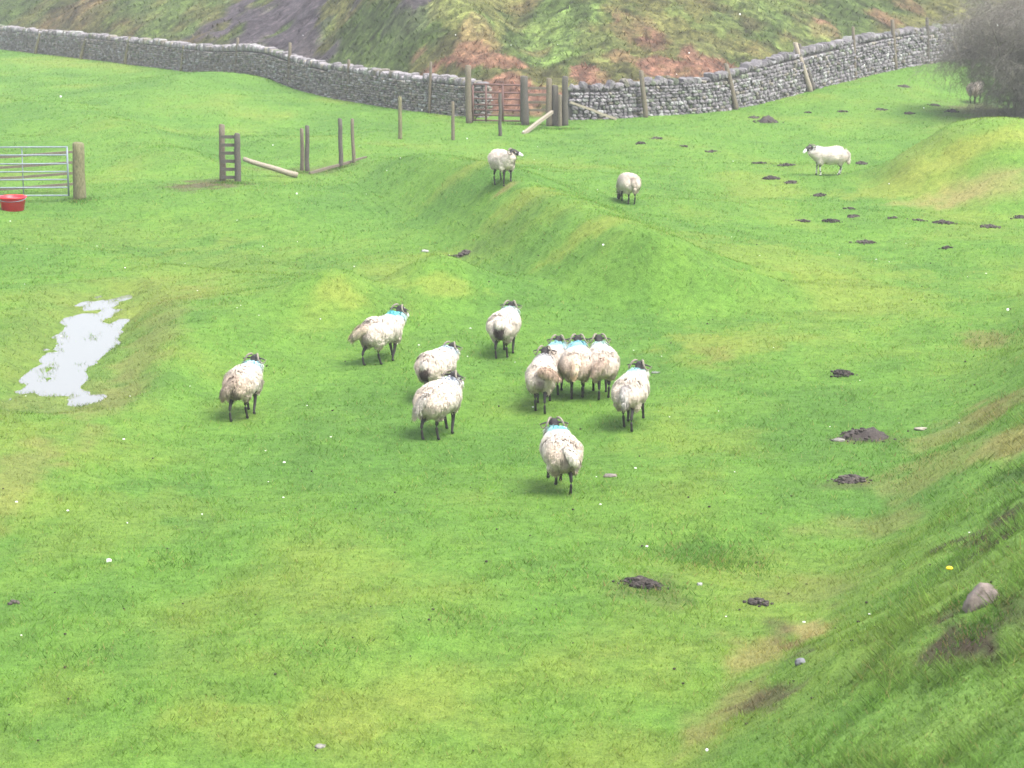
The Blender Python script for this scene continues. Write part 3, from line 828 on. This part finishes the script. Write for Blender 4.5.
# ------------------------------------------------------------------ molehills
GM = 'molehills scattered over the field'
def molehill(label, px, py, wpx, hpx=None, tall=1.0):
    p = pix(px, py); s = F / p.y; rx = wpx / 2 / s; ry = rx * random.uniform(.7, 1.1)
    n = 26; V = []; Fc = []; C = []
    hh = min(rx, ry) * .36 * tall
    k1, k2 = random.random() * 50, random.random() * 50
    for j in range(n + 1):
        for i in range(n + 1):
            u, v = -1.15 + 2.3 * i / n, -1.15 + 2.3 * j / n
            x, y = p.x + u * rx, p.y + v * ry
            V.append((x, y)); C.append((u, v))
    V = np.array(V); C = np.array(C)
    nz = fbm(C[:, 0] * 3 + k1, C[:, 1] * 3 + k2, 3, 4)
    q = np.sqrt((C ** 2).sum(1)) + (fbm(C[:, 0] * 1.6 + k2, C[:, 1] * 1.6 + k1, 9, 3) - .5) * .9
    z = hgt(V[:, 0], V[:, 1]) + hh * (sst(1.0, .1, q) * (.55 + .9 * nz)) - .03 * sst(.8, 1.0, q) - .02
    z += (rng.random(len(z)) - .5) * .02 * sst(1, .7, q)
    base = np.array([.055, .046, .042]) * (0.75 + .5 * random.random())
    col = base * (.6 + .9 * nz[:, None])
    idx = np.arange((n + 1) ** 2).reshape(n + 1, n + 1)
    f = np.stack([idx[:-1, :-1], idx[:-1, 1:], idx[1:, 1:], idx[1:, :-1]], -1).reshape(-1, 4)
    keep = (q[f].min(1) < 1.0); f = f[keep]
    used, inv = np.unique(f, return_inverse=True)
    P = np.stack([V[used, 0] - p.x, V[used, 1] - p.y, z[used] - p.z], 1)
    nc = 26 if wpx < 20 else 90; it = []
    for _ in range(nc):
        th, rr = random.random() * 6.283, random.random() ** .6 * (.92 if random.random() < .8 else 1.35)
        cx_, cy_ = p.x + rx * rr * math.cos(th), p.y + ry * rr * math.sin(th); sz = random.uniform(.015, .05) * (1 + .15 * (p.y > 45))
        it.append(((cx_ - p.x, cy_ - p.y, hz(cx_, cy_) - p.z + hh * max(0, 1 - rr) * .8 + sz * .2), (sz, sz * random.uniform(.7, 1.2), sz * .7), Matrix.Rotation(th, 3, 'Z'), base * random.uniform(.5, 1.9)))
    cv, cf, cc = stones(it, .25)
    allv = np.concatenate([P, cv]); allf = np.concatenate([inv.reshape(-1, 4), cf + len(P)]); allc = np.concatenate([col[used], cc])
    o = link('molehill', mesh_np('molehill', allv, allf, allc, True), M_soil, label=label, category='molehill', group=GM)
    o.location = p
    return o
for a in (('large dark crumbled molehill below the near sheep group, lowest in the field', 642, 586, 48, None, 1.4),
          ('small dark molehill at the foot of the grassy bank', 758, 604, 22, None, 1.2),
          ('wide dark molehill right of centre beside a pale stone', 862, 438, 54, None, 1.2),
          ('dark molehill just below the wide one right of centre', 850, 481, 34, None, 1.2),
          ('small flat molehill on the open turf above the wide one', 842, 375, 26),
          ('large molehill nearest the foot of the right wall', 768, 122, 24, None, 1.3),
          ('low molehill touching the large one near the right wall', 754, 118, 14),
          ('small molehill left of the row below the right wall', 640, 144, 13),
          ('low molehill above the grazing sheep on its right', 656, 139, 16),
          ('tiny molehill between the grazing sheep and the gate', 685, 147, 9),
          ('small isolated molehill left of the side-on sheep cluster', 711, 152, 14),
          ('molehill on the left of the pair left of the side-on sheep', 760, 164, 18),
          ('molehill on the right of the pair left of the side-on sheep', 786, 166, 20),
          ('molehill below the pair left of the side-on sheep', 771, 179, 20),
          ('molehill just under the nose of the side-on sheep', 791, 183, 17),
          ('tiny molehill above the side-on sheep on its left', 808, 113, 9),
          ('small molehill above the side-on sheep on its right', 843, 112, 13),
          ('small molehill left of three in the row near the tree', 881, 110, 15),
          ('small molehill at the centre of the row near the tree', 909, 114, 13),
          ('molehill highest in the row beside the tree', 935, 106, 15),
          ('dark molehill closest to the sheep under the tree', 952, 112, 17),
          ('faint brown molehill up the slope toward the upper wall', 904, 87, 14),
          ('small molehill at the tail of the side-on sheep', 861, 164, 16),
          ('molehill below the hooves of the side-on sheep', 820, 196, 16),
          ('upper one of two stacked molehills left of the mound', 850, 209, 10),
          ('lower one of two stacked molehills left of the mound', 853, 217, 15),
          ('small molehill left of the pair below the side-on sheep', 804, 222, 14),
          ('flat molehill right of the pair below the side-on sheep', 831, 222, 20),
          ('tiny molehill at the left foot of the tawny mound', 893, 218, 9),
          ('small molehill at the centre foot of the tawny mound', 919, 221, 13),
          ('large molehill in front of the tawny mound', 943, 223, 24),
          ('molehill at the right foot of the tawny mound', 989, 227, 20),
          ('molehill cut by the right edge below the mound', 1019, 218, 16),
          ('molehill in the open left below the mound', 865, 243, 22),
          ('low molehill in front of the mound above the bank', 947, 248, 14),
          ('small dark molehill on the slope left of centre above the sheep', 461, 257, 20),
          ('tiny brown molehill at the lower left edge of the field', 14, 604, 12)):
    molehill(*a)

# stones
def rock(label, px, py, wpx, hpx, col, name='stone', group=None, tilt=0, sink=.55):
    p = pix(px, py); s = F / p.y; w_, h_ = wpx / s, hpx / s
    V, f = cube_sphere(8); l = np.linalg.norm(V, axis=1)[:, None]
    V = V * .35 + V / l * .65
    k = random.random() * 40
    V = V * (1 + .9 * (fbm(V[:, 0] * 1.4 + k, V[:, 1] * 1.4 + V[:, 2] * 1.3, 7, 4) - .5))[:, None] * np.array([w_ / 2, w_ / 2 * .8, h_ / 2])
    V = V @ np.array(Matrix.Rotation(tilt, 3, 'Y')).T
    c = np.array(col) * (.75 + .5 * fbm(V[:, 0] * 12 + k, V[:, 1] * 12 + V[:, 2] * 9, 77, 4))[:, None]
    o = link(name, mesh_np(name, V, f, c, True), M_stone, label=label, category='stone')
    if group: o['group'] = group
    o.location = p + Vector((0, 0, h_ / 2 * (1 - sink)))
rock('large pinkish grey boulder half buried in the near bank', 980, 606, 28, 40, (.19, .155, .14), 'boulder', tilt=.55, sink=.75)
rock('small grey stone in the bare scrape on the near bank', 800, 664, 12, 9, (.17, .17, .19))
rock('pale flat stone beside the wide dark molehill', 838, 441, 14, 3, (.18, .17, .15))
rock('pale stone between the two patches of dark soil low on the field', 700, 586, 6, 4, (.34, .34, .32))
rock('pale flat stone on open turf left of the grassy bank', 920, 430, 12, 3, (.26, .24, .19))
rock('small pale stone at the bottom edge of the field', 320, 748, 12, 4, (.20, .19, .17))
rock('small grey stone right of the foremost running sheep', 610, 477, 14, 4, (.2, .17, .16))
rock('small white stone in the left foreground grass', 109, 562, 5, 4, (.75, .74, .72))
rock('pale flat stone lying right of the rightmost flock sheep', 656, 373, 9, 2, (.17, .19, .16))
rock('small grey stone in the grass left of the ridge', 425, 252, 7, 3, (.36, .36, .34))
# dandelion on the bank
p = pix(949, 580); g = empty('dandelion', p, label='single yellow dandelion flowering on the near bank', category='flower')
mb = MB(); mb.tube([(0, 0, 0), (.005, 0, .06), (.0, 0, .11)], .004, 5); link('stem', mb.mesh('stem', True), plain('stem_green', (.12, .25, .05), bump=0), g)
mb = MB(); mb.ball((0, 0, .12), (.035, .035, .018), 12, 6); link('flower_head', mb.mesh('flower_head', True), plain('yellow_petals', (.85, .62, .02), bump=0), g)

# ------------------------------------------------------------------ bare tree at the right edge
def tree(px, py, height, label, seed=9):
    rs = random.Random(seed); p = pix(px, py)
    p = Vector((at_depth(px, py, p.y).x, p.y, hz(p.x, p.y)))
    T = MB(); Tw = []    # twigs as (a, b, r)
    g = empty('hawthorn_tree', p, label=label, category='tree')
    def grow(a, d, L, r, lvl):
        pts = [a]; q = a; dd = d.normalized(); n = 5
        for i in range(n):
            droop = -.10 * (lvl >= 2) - .10 * (lvl >= 3)
            dd = (dd + Vector((rs.uniform(-1, 1), rs.uniform(-1, 1), rs.uniform(-1, 1) + droop * 3)) * (.16 + .05 * lvl)).normalized()
            q = q + dd * L / n; pts.append(q)
            if q.z < .05: break
        if lvl <= 1: T.tube(pts, [r * (1 - .55 * i / n) for i in range(len(pts))], 7)
        else:
            for i in range(len(pts) - 1): Tw.append((pts[i], pts[i + 1], r * (1 - .6 * i / n), r * (1 - .6 * (i + 1) / n)))
        if lvl >= 5: return
        kids = (7, 6, 6, 6, 5)[lvl]
        for k in range(kids):
            t = rs.uniform(.25, 1); j = min(int(t * (len(pts) - 1)), len(pts) - 2); b_ = pts[j].lerp(pts[j + 1], t * (len(pts) - 1) - j if t < 1 else 1)
            base = (pts[j + 1] - pts[j]).normalized()
            side = Vector((rs.uniform(-1, 1), rs.uniform(-1, 1), rs.uniform(-.5, .9))).normalized()
            nd = (base * .55 + side * .85).normalized()
            grow(b_, nd, L * rs.uniform(.52, .78), max(r * .5, .0027), lvl + 1)
    for k in range(8):
        an = k * .8 + .4
        grow(Vector((.12 * math.cos(an), .12 * math.sin(an), -.1)), Vector((math.cos(an) * .65, math.sin(an) * .65, 1)), height * .57, .07, 0)
    link('trunk', T.mesh('trunk', True), M_bark, g)
    tw = Tw[:420000]
    A_ = np.array([t[0] for t in tw]); B_ = np.array([t[1] for t in tw]); ra = np.array([t[2] for t in tw]); rb = np.array([t[3] for t in tw])
    D = B_ - A_; D /= np.linalg.norm(D, axis=1)[:, None] + 1e-9
    up = np.array([.3, .2, .93]); S = np.cross(D, up); S /= np.linalg.norm(S, axis=1)[:, None] + 1e-9; U = np.cross(S, D)
    V = np.empty((len(tw), 6, 3))
    for k in range(3):
        th = 2 * math.pi * k / 3
        o_ = S * math.cos(th) + U * math.sin(th)
        V[:, k] = A_ + o_ * ra[:, None]; V[:, k + 3] = B_ + o_ * rb[:, None]
    f = np.array([[0, 1, 4, 3], [1, 2, 5, 4], [2, 0, 3, 5]])
    Fc = (f[None] + (np.arange(len(tw)) * 6)[:, None, None]).reshape(-1, 4)
    link('crown', mesh_np('crown', V.reshape(-1, 3), Fc), M_twig, g)
    print('twigs', len(Tw))
tree(1034, 118, 5.0, 'bare grey twiggy hawthorn at the right edge behind the mound')

# ------------------------------------------------------------------ sheep
def catmull(pts, k=4):
    P = [Vector(p) for p in pts]; P = [P[0] * 2 - P[1]] + P + [P[-1] * 2 - P[-2]]; out_ = []
    for i in range(1, len(P) - 2):
        for j in range(k):
            t = j / k; a, b_, c, d = P[i - 1], P[i], P[i + 1], P[i + 2]
            out_.append(.5 * ((2 * b_) + (c - a) * t + (2 * a - 5 * b_ + 4 * c - d) * t * t + (3 * b_ - a - 3 * c + d) * t ** 3))
    out_.append(P[-2]); return out_
def rint(r, k=4):
    n = len(r); o = []
    for i in range((n - 1) * k + 1):
        u = i / k; j = min(int(u), n - 2); t = u - j; t = t * t * (3 - 2 * t) * .4 + t * .6
        a = r[j] if hasattr(r[j], '__len__') else (r[j],) * 2; b_ = r[j + 1] if hasattr(r[j + 1], '__len__') else (r[j + 1],) * 2
        o.append((a[0] * (1 - t) + b_[0] * t, a[1] * (1 - t) + b_[1] * t))
    return o
def lock_mesh(me, n, seed, length, colf, back=.25, grav=.9, wid=.009):
    """fleece surface plus hanging wool locks, all one mesh"""
    r = np.random.default_rng(seed); me.calc_loop_triangles()
    v = verts(me).astype(float); tri = np.empty(len(me.loop_triangles) * 3, np.int32); me.loop_triangles.foreach_get('vertices', tri); tri = tri.reshape(-1, 3)
    nr = np.empty(len(v) * 3, np.float32); me.vertices.foreach_get('normal', nr); nr = nr.reshape(-1, 3).astype(float)
    # lumpy displacement
    q = v * 11
    d = fbm(q[:, 0] + q[:, 2] * .6 + seed, q[:, 1] + q[:, 2] * .8, seed, 3) - .5
    v2 = v + nr * (d * .065 + .004)[:, None]
    p = v2[tri]; ar = np.linalg.norm(np.cross(p[:, 1] - p[:, 0], p[:, 2] - p[:, 0]), axis=1)
    ti = r.choice(len(tri), n, p=ar / ar.sum()); a, b_ = r.random(n), r.random(n); s = a + b_ > 1; a[s] = 1 - a[s]; b_[s] = 1 - b_[s]
    P = p[ti, 0] + (p[ti, 1] - p[ti, 0]) * a[:, None] + (p[ti, 2] - p[ti, 0]) * b_[:, None]
    Nn = nr[tri[ti, 0]]
    G = np.array([-back, 0, -grav]) + (r.random((n, 3)) - .5) * .7
    T = G - Nn * (G * Nn).sum(1)[:, None]; T /= np.linalg.norm(T, axis=1)[:, None] + 1e-6
    L = length * (.6 + .8 * r.random(n)) * (1 + .5 * np.clip((.5 - P[:, 2]) * 3, 0, 1))
    S = np.cross(T, Nn); S /= np.linalg.norm(S, axis=1)[:, None] + 1e-6
    W = wid * (.6 + .8 * r.random(n))
    V = np.empty((n, 5, 3))
    V[:, 0] = P - S * W[:, None] - Nn * .006; V[:, 1] = P + S * W[:, None] - Nn * .006
    mid = P + T * (L * .5)[:, None] + Nn * (L * .27)[:, None]
    V[:, 2] = mid + S * (W * .9)[:, None]; V[:, 3] = mid - S * (W * .9)[:, None]
    V[:, 4] = P + T * L[:, None] + Nn * (L * .12)[:, None] + (r.random((n, 3)) - .5) * .02
    # build: surface faces (tris) + quad as two tris + tip tri
    lt = np.array([[0, 1, 2], [0, 2, 3], [3, 2, 4]])
    Fl = (lt[None] + (np.arange(n) * 5)[:, None, None]).reshape(-1, 3) + len(v2)
    VV = np.concatenate([v2, V.reshape(-1, 3)]); FF = np.concatenate([tri, Fl])
    c0 = colf(v2, r) * .86; cl = fbm(P[:, 1] * 28 + P[:, 0] * 20 + seed, P[:, 2] * 5, seed + 9, 2); c1 = colf(P, r) * (.78 + .15 * r.random(n) + .36 * cl)[:, None]
    C = np.concatenate([c0, np.repeat(c1, 5, axis=0)])
    bpy.data.meshes.remove(me)
    return mesh_np('fleece', VV, FF, np.clip(C, 0, .95), False)

CREAM = np.array([.65, .58, .51]); DIRTY = np.array([.41, .31, .235]); BLUE = np.array([.18, .55, .68]); GREYB = np.array([.42, .47, .55])
def sheep(label, px, py, th, ref='rear', sc=.94, gait=(0, 0, 0, 0), lift=(0, 0, 0, 0), head=(.50, .88), yaw=0, pitch=-25, tail=(0, 0), tailc=None,
          mark=(BLUE, 1.0), dirt=.5, rumpdark=0.0, legwhite=0.0, seed=0, group='horned sheep in the field', fat=1.06, tone=1.0, tlen=1.0):
    """th: heading in degrees from straight away from the viewer, clockwise"""
    rs = random.Random(seed * 13 + 5)
    hd = Vector((math.sin(R(th)), math.cos(R(th)), 0))
    P = pix(px, py); P = P + hd * (.38 * sc if ref == 'rear' else 0)
    P.z = hz(P.x, P.y)
    rz = math.atan2(hd.y, hd.x)
    root = empty('sheep', P, rz, label=label, category='sheep', group=group); root.scale = (sc,) * 3
    def ground(x, y):
        wx = P.x + sc * (x * math.cos(rz) - y * math.sin(rz)); wy = P.y + sc * (x * math.sin(rz) + y * math.cos(rz))
        return (hz(wx, wy) - P.z) / sc
    hx, hzz = head
    graze = hzz < .5
    # ---------- body skin (one continuous mesh)
    mb = MB()
    mb.tube(catmull([(-.42, 0, .62), (-.30, 0, .60), (0, 0, .585), (.25, 0, .60), (.36, 0, .64)]), rint([(.10, .12), (.18, .19), (.19, .19), (.17, .18), (.10, .13)]), 14)
    nb = Vector((.34, 0, .66)); he = Vector((hx, 0, hzz - (.05 if hzz > .5 else 0)))
    yv = Matrix.Rotation(R(yaw), 3, 'Z')
    he = he + (yv @ Vector((.08, 0, 0)) - Vector((.08, 0, 0)))
    mid = nb.lerp(he, .5) + Vector((.03 if not graze else .10, 0, -.02 if not graze else .02))
    mb.tube(catmull([nb, mid, he]), rint([.12, .085, .07]), 12)
    # head
    HM = Matrix.Translation(he + Vector((0, 0, .01))) @ Matrix.Scale(1.24, 4) @ (yv @ Euler((0, R(-pitch), 0)).to_matrix()).to_4x4()
    def H(x, y, z): return HM @ Vector((x, y, z))
    mb.tube([H(*q) for q in ((-.05, 0, .0), (0, 0, .015), (.06, 0, .010), (.12, 0, -.005), (.18, 0, -.018), (.225, 0, -.028), (.245, 0, -.034))],
            [(.05, .05), (.068, .075), (.066, .072), (.050, .060), (.040, .047), (.036, .038), (.018, .02)], 12)
    for s in (-1, 1):       # ears
        mb.tube([H(.0, s * .055, .02), H(-.015, s * .10, .015), H(-.02, s * .15, .0), H(-.02, s * .175, -.012)], [(.016, .018), (.028, .012), (.022, .010), (.006, .005)], 8)
    # legs: hoof x offsets from gait
    for i, (bx, s, rear) in enumerate(((-.33, 1, 1), (-.33, -1, 1), (.27, 1, 0), (.27, -1, 0))):
        gx_, lf = gait[i] * 1.5, lift[i] * 1.5; y = s * (.088 if rear else .098); fx = bx + gx_
        fz = ground(fx, y) + lf
        if rear:
            hip = Vector((bx + .02, y * .9, .54)); knee = Vector((bx + .09 + gx_ * .35, y, .43)); hock = Vector((bx - .045 + gx_ * .8 - lf * .25, y, .25 + fz * .6))
            fet = Vector((fx - .01 - lf * .3, y, .075 + fz)); hoof = Vector((fx + .02 - lf * .35, y, .025 + fz))
            mb.tube(catmull([hip, knee, hock, fet, hoof], 4), rint([.080, .052, .025, .021, .025], 4), 10)
        else:
            sh = Vector((bx, y * .9, .53)); kn = Vector((bx + .015 + gx_ * .55 + lf * .3, y, .23 + fz * .6))
            fet = Vector((fx, y, .07 + fz)); hoof = Vector((fx + .015 - lf * .1, y, .022 + fz))
            mb.tube(catmull([sh, kn, fet, hoof], 4), rint([.065, .027, .021, .024], 4), 10)
        mb.tube([hoof + Vector((-.025, 0, .02)), hoof + Vector((.0, 0, -.0)), hoof + Vector((.035, 0, -.012))], [(.024, .022), (.028, .024), (.018, .012)], 8)
    me = remesh(mb.mesh('body'), .011, 2)
    v = verts(me).astype(float)
    Hi = np.array(HM.inverted()); lv = v @ Hi[:3, :3].T + Hi[:3, 3]
    isH = (lv[:, 0] > -.12) & (np.abs(lv[:, 1]) < .2) & (np.abs(lv[:, 2]) < .13) & (lv[:, 0] < .3)
    nz = fbm(v[:, 0] * 30 + seed, v[:, 1] * 30 + v[:, 2] * 26, 5, 3)
    c = np.tile(np.array([.040, .036, .036]) * 1.0, (len(v), 1))
    lw = (v[:, 2] < .36) & (nz > .62 - .45 * legwhite) & (legwhite > 0); c[lw] = np.array([.62, .60, .56]) if legwhite > .1 else np.array([.16, .15, .15])
    c[(v[:, 2] < .045)] = (.03, .028, .025)
    muz = isH & (lv[:, 0] + (nz - .5) * .03 > .155); c[muz] = (.68, .67, .66)
    eyep = isH & (lv[:, 0] > .03) & (lv[:, 0] < .09) & (nz > .66); c[eyep] = (.5, .5, .5)
    torso = (v[:, 2] > .41) & ~isH; c[torso] = CREAM * .5
    setcol(me, c)
    link('body', me, M_skin, root)
    # ---------- fleece
    fb = MB(); fk = fat
    fb.tube(catmull([(-.48, 0, .65), (-.43, 0, .62), (-.34, 0, .60), (-.15, 0, .595), (.05, 0, .595), (.22, 0, .605), (.34, 0, .63), (.41, 0, .66)]),
            rint([(.07, .07), (.17 * fk, .17), (.225 * fk, .215), (.235 * fk, .225), (.215 * fk, .215), (.185 * fk, .20), (.145 * fk, .175), (.09, .11)]), 20)
    nb2 = nb + Vector((-.06, 0, -.02)); ne = nb.lerp(he, .80) + Vector((-.015, 0, -.015)); md = nb.lerp(he, .5) + Vector((0.02 if not graze else .09, 0, -.01))
    fb.tube(catmull([nb2, md, ne]), rint([(.165, .18), (.125, .14), (.085, .095)]), 16)
    for s in (-1, 1):
        fb.tube([(-.30, s * .10, .55), (-.315, s * .115, .45), (-.32 + gait[0 if s > 0 else 1] * .3, s * .12, .365)], [(.13, .12), (.105, .10), (.05, .05)], 12)
        fb.tube([(.25, s * .10, .55), (.26, s * .11, .44), (.265 + gait[2 if s > 0 else 3] * .2, s * .11, .38)], [(.09, .1), (.065, .07), (.035, .035)], 12)
    fm = remesh(fb.mesh('fleece'), .024, 4)
    mc, mk = mark
    mpos = nb.lerp(he, .62) + Vector((-.10, 0, .03))
    def colf(p, r):
        n = len(p); nz = fbm(p[:, 0] * 9 + seed * 3, p[:, 1] * 9 + p[:, 2] * 8, seed + 2, 3)
        c = np.tile(CREAM * tone, (n, 1)) * (.92 + .18 * nz[:, None])
        k = .8 * np.clip(sst(-.22, -.46, p[:, 0]) * dirt * (.4 + nz * 1.5) + sst(.50, .36, p[:, 2]) * dirt * .55, 0, 1)[:, None]
        c = c * (1 - k) + DIRTY * k
        if rumpdark:
            q = np.sqrt((p[:, 1] / .10) ** 2 + ((p[:, 2] - .50) / .20) ** 2); k = (sst(1.2, .6, q + (nz - .5)) * (p[:, 0] < -.3) * rumpdark)[:, None]
            c = c * (1 - k) + np.array([.06, .045, .04]) * k
        if mk > 0:
            q = np.sqrt(((p[:, 0] - mpos.x) / .30) ** 2 + ((p[:, 1] - mpos.y) / .16) ** 2 + ((p[:, 2] - mpos.z - .07) / .20) ** 2)
            k = (sst(1.2, .3, q + (nz - .5) * 1.3) * mk)[:, None]
            c = c * (1 - k) + (mc * .75 + CREAM * .25) * k
        return c
    fmesh = lock_mesh(fm, 11000, seed + 40, .088, colf)
    link('fleece', fmesh, M_wool, root)
    # ---------- tail
    tb = MB(); tx, tz = tail     # sideways swing, lift
    tp = catmull([(-.44, 0, .71), (-.53, tx * .3, .66 + tz * .3), (-.58, tx * .8, .54 + tz * .7), (-.57, tx * 1.3, .41 + tz * 1.0)])
    tp = [tp[0] + (q - tp[0]) * tlen for q in tp]
    tb.tube(tp, rint([.036, .044, .046, .020]), 10)
    tm = remesh(tb.mesh('tail'), .018, 2)
    tcol = tailc if tailc is not None else CREAM * .8
    def tcf(p, r):
        nz = fbm(p[:, 1] * 30, p[:, 2] * 9 + seed, seed + 5, 3)[:, None]
        k = sst(.5, .36, p[:, 2] - tz * .5)[:, None] * .6; c = np.tile(tcol, (len(p), 1)); return (c * (1 - k) + tcol * np.array([.75, .6, .45]) * k) * (.45 + 1.1 * nz) + .06
    tmesh = lock_mesh(tm, 1100, seed + 80, .085, tcf, wid=.007); tmesh.name = 'tail'
    link('tail', tmesh, M_wool, root)
    # ---------- horns and eyes
    for s in (-1, 1):
        pts = []; rad = []      # horn curls back, down and forward round the ear
        for i in range(17):
            t = i / 16; an = R(85 + 290 * t); rr = .066 - .020 * t
            pts.append(H(-.03 + math.cos(an) * rr * .9, s * (.035 + .13 * t ** .8), .0 + math.sin(an) * rr))
            rad.append(.0195 * (1 - .7 * t))
        hb_ = MB(); hb_.tube(pts, rad, 8, up=(0, 1, 0)); link('horn', hb_.mesh('horn', True), M_horn, root)
        eb = MB(); eb.ball(H(.055, s * .060, .028), .012, 8, 6); link('eye', eb.mesh('eye', True), M_eye, root)
    return root
G1 = 'horned sheep running away up the field'
W_ = CREAM
sheep('sheep apart at left with pale blue nape, walking away below the puddle', 238, 422, 12, gait=(-.10, .10, .12, -.08), yaw=-8, tail=(.14, -.0), tailc=DIRTY * .7, mark=(BLUE * 1.0 + .15, .8), dirt=.8, rumpdark=.8, seed=1, fat=1.0, group=G1)
sheep('sheep walking away right with bright blue neck patch and outflung tail', 371, 366, 32, gait=(-.10, .08, .10, -.08), head=(.54, .92), tail=(.22, .08), tailc=np.array([.52, .42, .32]), mark=(np.array([.05, .6, .68]), 1.0), dirt=.3, rumpdark=.6, seed=2, group=G1)
sheep('sheep mostly hidden behind the big shaggy one, dark patch on rump', 428, 403, 26, sc=.90, gait=(.05, -.05, .1, -.1), head=(.52, .84), tail=(0, 0), mark=(np.array([.3, .5, .65]), .8), dirt=.5, rumpdark=1.0, tlen=.35, seed=3, group=G1)
sheep('big shaggy sheep with black horned head and faint blue back mark', 430, 441, 22, sc=.99, gait=(-.08, .03, .12, -.04), head=(.46, .86), yaw=-10, tail=(.12, -.02), tailc=CREAM * .75, mark=(np.array([.35, .48, .68]), .7), dirt=.55, seed=4, fat=1.12, group=G1)
sheep('lone white fleeced sheep with dark rump standing behind the flock', 501, 359, 12, gait=(-.05, .05, .05, -.05), head=(.50, .88), tail=(0, .04), tailc=CREAM, mark=(np.array([.35, .62, .72]), .7), dirt=.25, rumpdark=1.0, seed=5, fat=1.1, tlen=.42, group=G1)
sheep('sheep with brown tail swung right in front left of the tight cluster', 540, 414, 6, sc=.90, gait=(.05, -.08, .0, .1), head=(.52, .92), tail=(-.26, .22), tailc=np.array([.44, .31, .22]), mark=(GREYB, .7), dirt=.35, rumpdark=.7, seed=6, fat=.99, group=G1)
sheep('rearmost cluster sheep, mostly hidden, blue patch behind its horns', 552, 397, 8, sc=.90, gait=(-.05, .05, .05, -.05), head=(.52, .90), mark=(np.array([.2, .6, .7]), .9), dirt=.5, seed=7, group=G1)
sheep('middle sheep of the cluster with white-streaked tail and blue band', 577, 401, 2, sc=.95, gait=(0, .08, .05, -.05), head=(.50, .90), tail=(.05, .04), tailc=np.array([.72, .55, .4]), mark=(np.array([.12, .5, .62]), 1.0), dirt=.75, seed=8, fat=1.13, group=G1)
sheep('right sheep of the cluster with rusty tail swung to its left', 604, 401, -4, gait=(-.04, .04, .08, -.04), head=(.50, .90), tail=(.16, .06), tailc=np.array([.47, .35, .27]), mark=(np.array([.25, .62, .66]), .8), dirt=.6, rumpdark=.0, seed=9, fat=1.02, group=G1)
sheep('grey shaggy sheep at the right of the flock, walking away alone', 627, 432, 14, gait=(.10, -.08, -.05, .12), head=(.52, .90), yaw=-10, tail=(0, 0), tailc=np.array([.42, .38, .36]), mark=(np.array([.2, .58, .62]), .9), dirt=.45, seed=10, group=G1)
sheep('foremost sheep nearest the viewer, running with a hind leg lifted', 564, 495, -8, gait=(.10, -.06, .1, .16), lift=(.07, 0, .06, 0), head=(.52, .88), tail=(-.12, .08), tailc=CREAM * .9, mark=(np.array([.05, .62, .68]), 1.0), dirt=.6, rumpdark=.5, seed=11, group=G1)
G2 = 'horned sheep grazing and watching in the upper field'
sheep('watching sheep on the ridge crest, black head turned right', 503, 183, 156, ref='center', sc=.88, head=(.46, .88), yaw=62, pitch=-12, tail=(0, 0), mark=(BLUE, 0), dirt=.2, seed=12, group=G2)
sheep('round white sheep grazing with head down, seen from behind', 632, 205, -14, sc=.86, head=(.62, .22), yaw=30, pitch=-60, tail=(0, 0), tailc=np.array([.4, .33, .28]), mark=(BLUE, 0), dirt=.25, rumpdark=.0, seed=13, group=G2, fat=1.08)
sheep('side-on sheep facing left among molehills with pale mottled legs', 828, 176, -98, ref='center', sc=.98, fat=1.1, gait=(.03, -.03, -.02, .03), head=(.56, .86), yaw=28, pitch=-18, tail=(0, 0), mark=(np.array([.5, .7, .75]), .5), dirt=.15, legwhite=.2, seed=14, group=G2)
sheep('dim sheep standing half screened by the bare hawthorn twigs', 972, 104, 30, tone=.95, tailc=CREAM * .4, head=(.50, .80), tail=(0, 0), mark=(BLUE, 0), dirt=.6, seed=15, group=G2)

# ------------------------------------------------------------------ light sleet in the air
mb = MB()
for _ in range(60):
    y = 9 + 55 * random.random() ** .8; x = random.uniform(-1, 1) * y * .23
    lo = hz(x, y) + .2; z = random.uniform(lo, 7.5); r = random.uniform(.006, .013)
    mb.ball((x, y, z), (r, r * .8, r), 6, 4)
link('snowflakes', mb.mesh('snowflakes', True), plain('snow', (.9, .9, .92), .6, vary=.03, bump=0), label='sparse white sleet flakes falling through the air', category='snowflakes', kind='stuff')

# ------------------------------------------------------------------ air
HAZE = .0008
if HAZE:
    mb = MB(); mb.box((0, 350, 20), (1420, 1120, 48))
    zmin = float(gz.min()) - 1
    mb = MB(); top = 16.0; mb.box((0, 350, (zmin + top) / 2), (1420, 1120, top - zmin))
    hm = bpy.data.materials.new('air'); hm.use_nodes = True; n = hm.node_tree; n.nodes.clear()
    o_ = n.nodes.new('ShaderNodeOutputMaterial'); pv = n.nodes.new('ShaderNodeVolumePrincipled')
    pv.inputs['Color'].default_value = (.93, .95, 1, 1); pv.inputs['Density'].default_value = HAZE
    n.links.new(pv.outputs[0], o_.inputs['Volume'])
    link('haze', mb.mesh('haze'), hm, kind='stuff', label='thin pale haze filling the air over the field', category='haze')
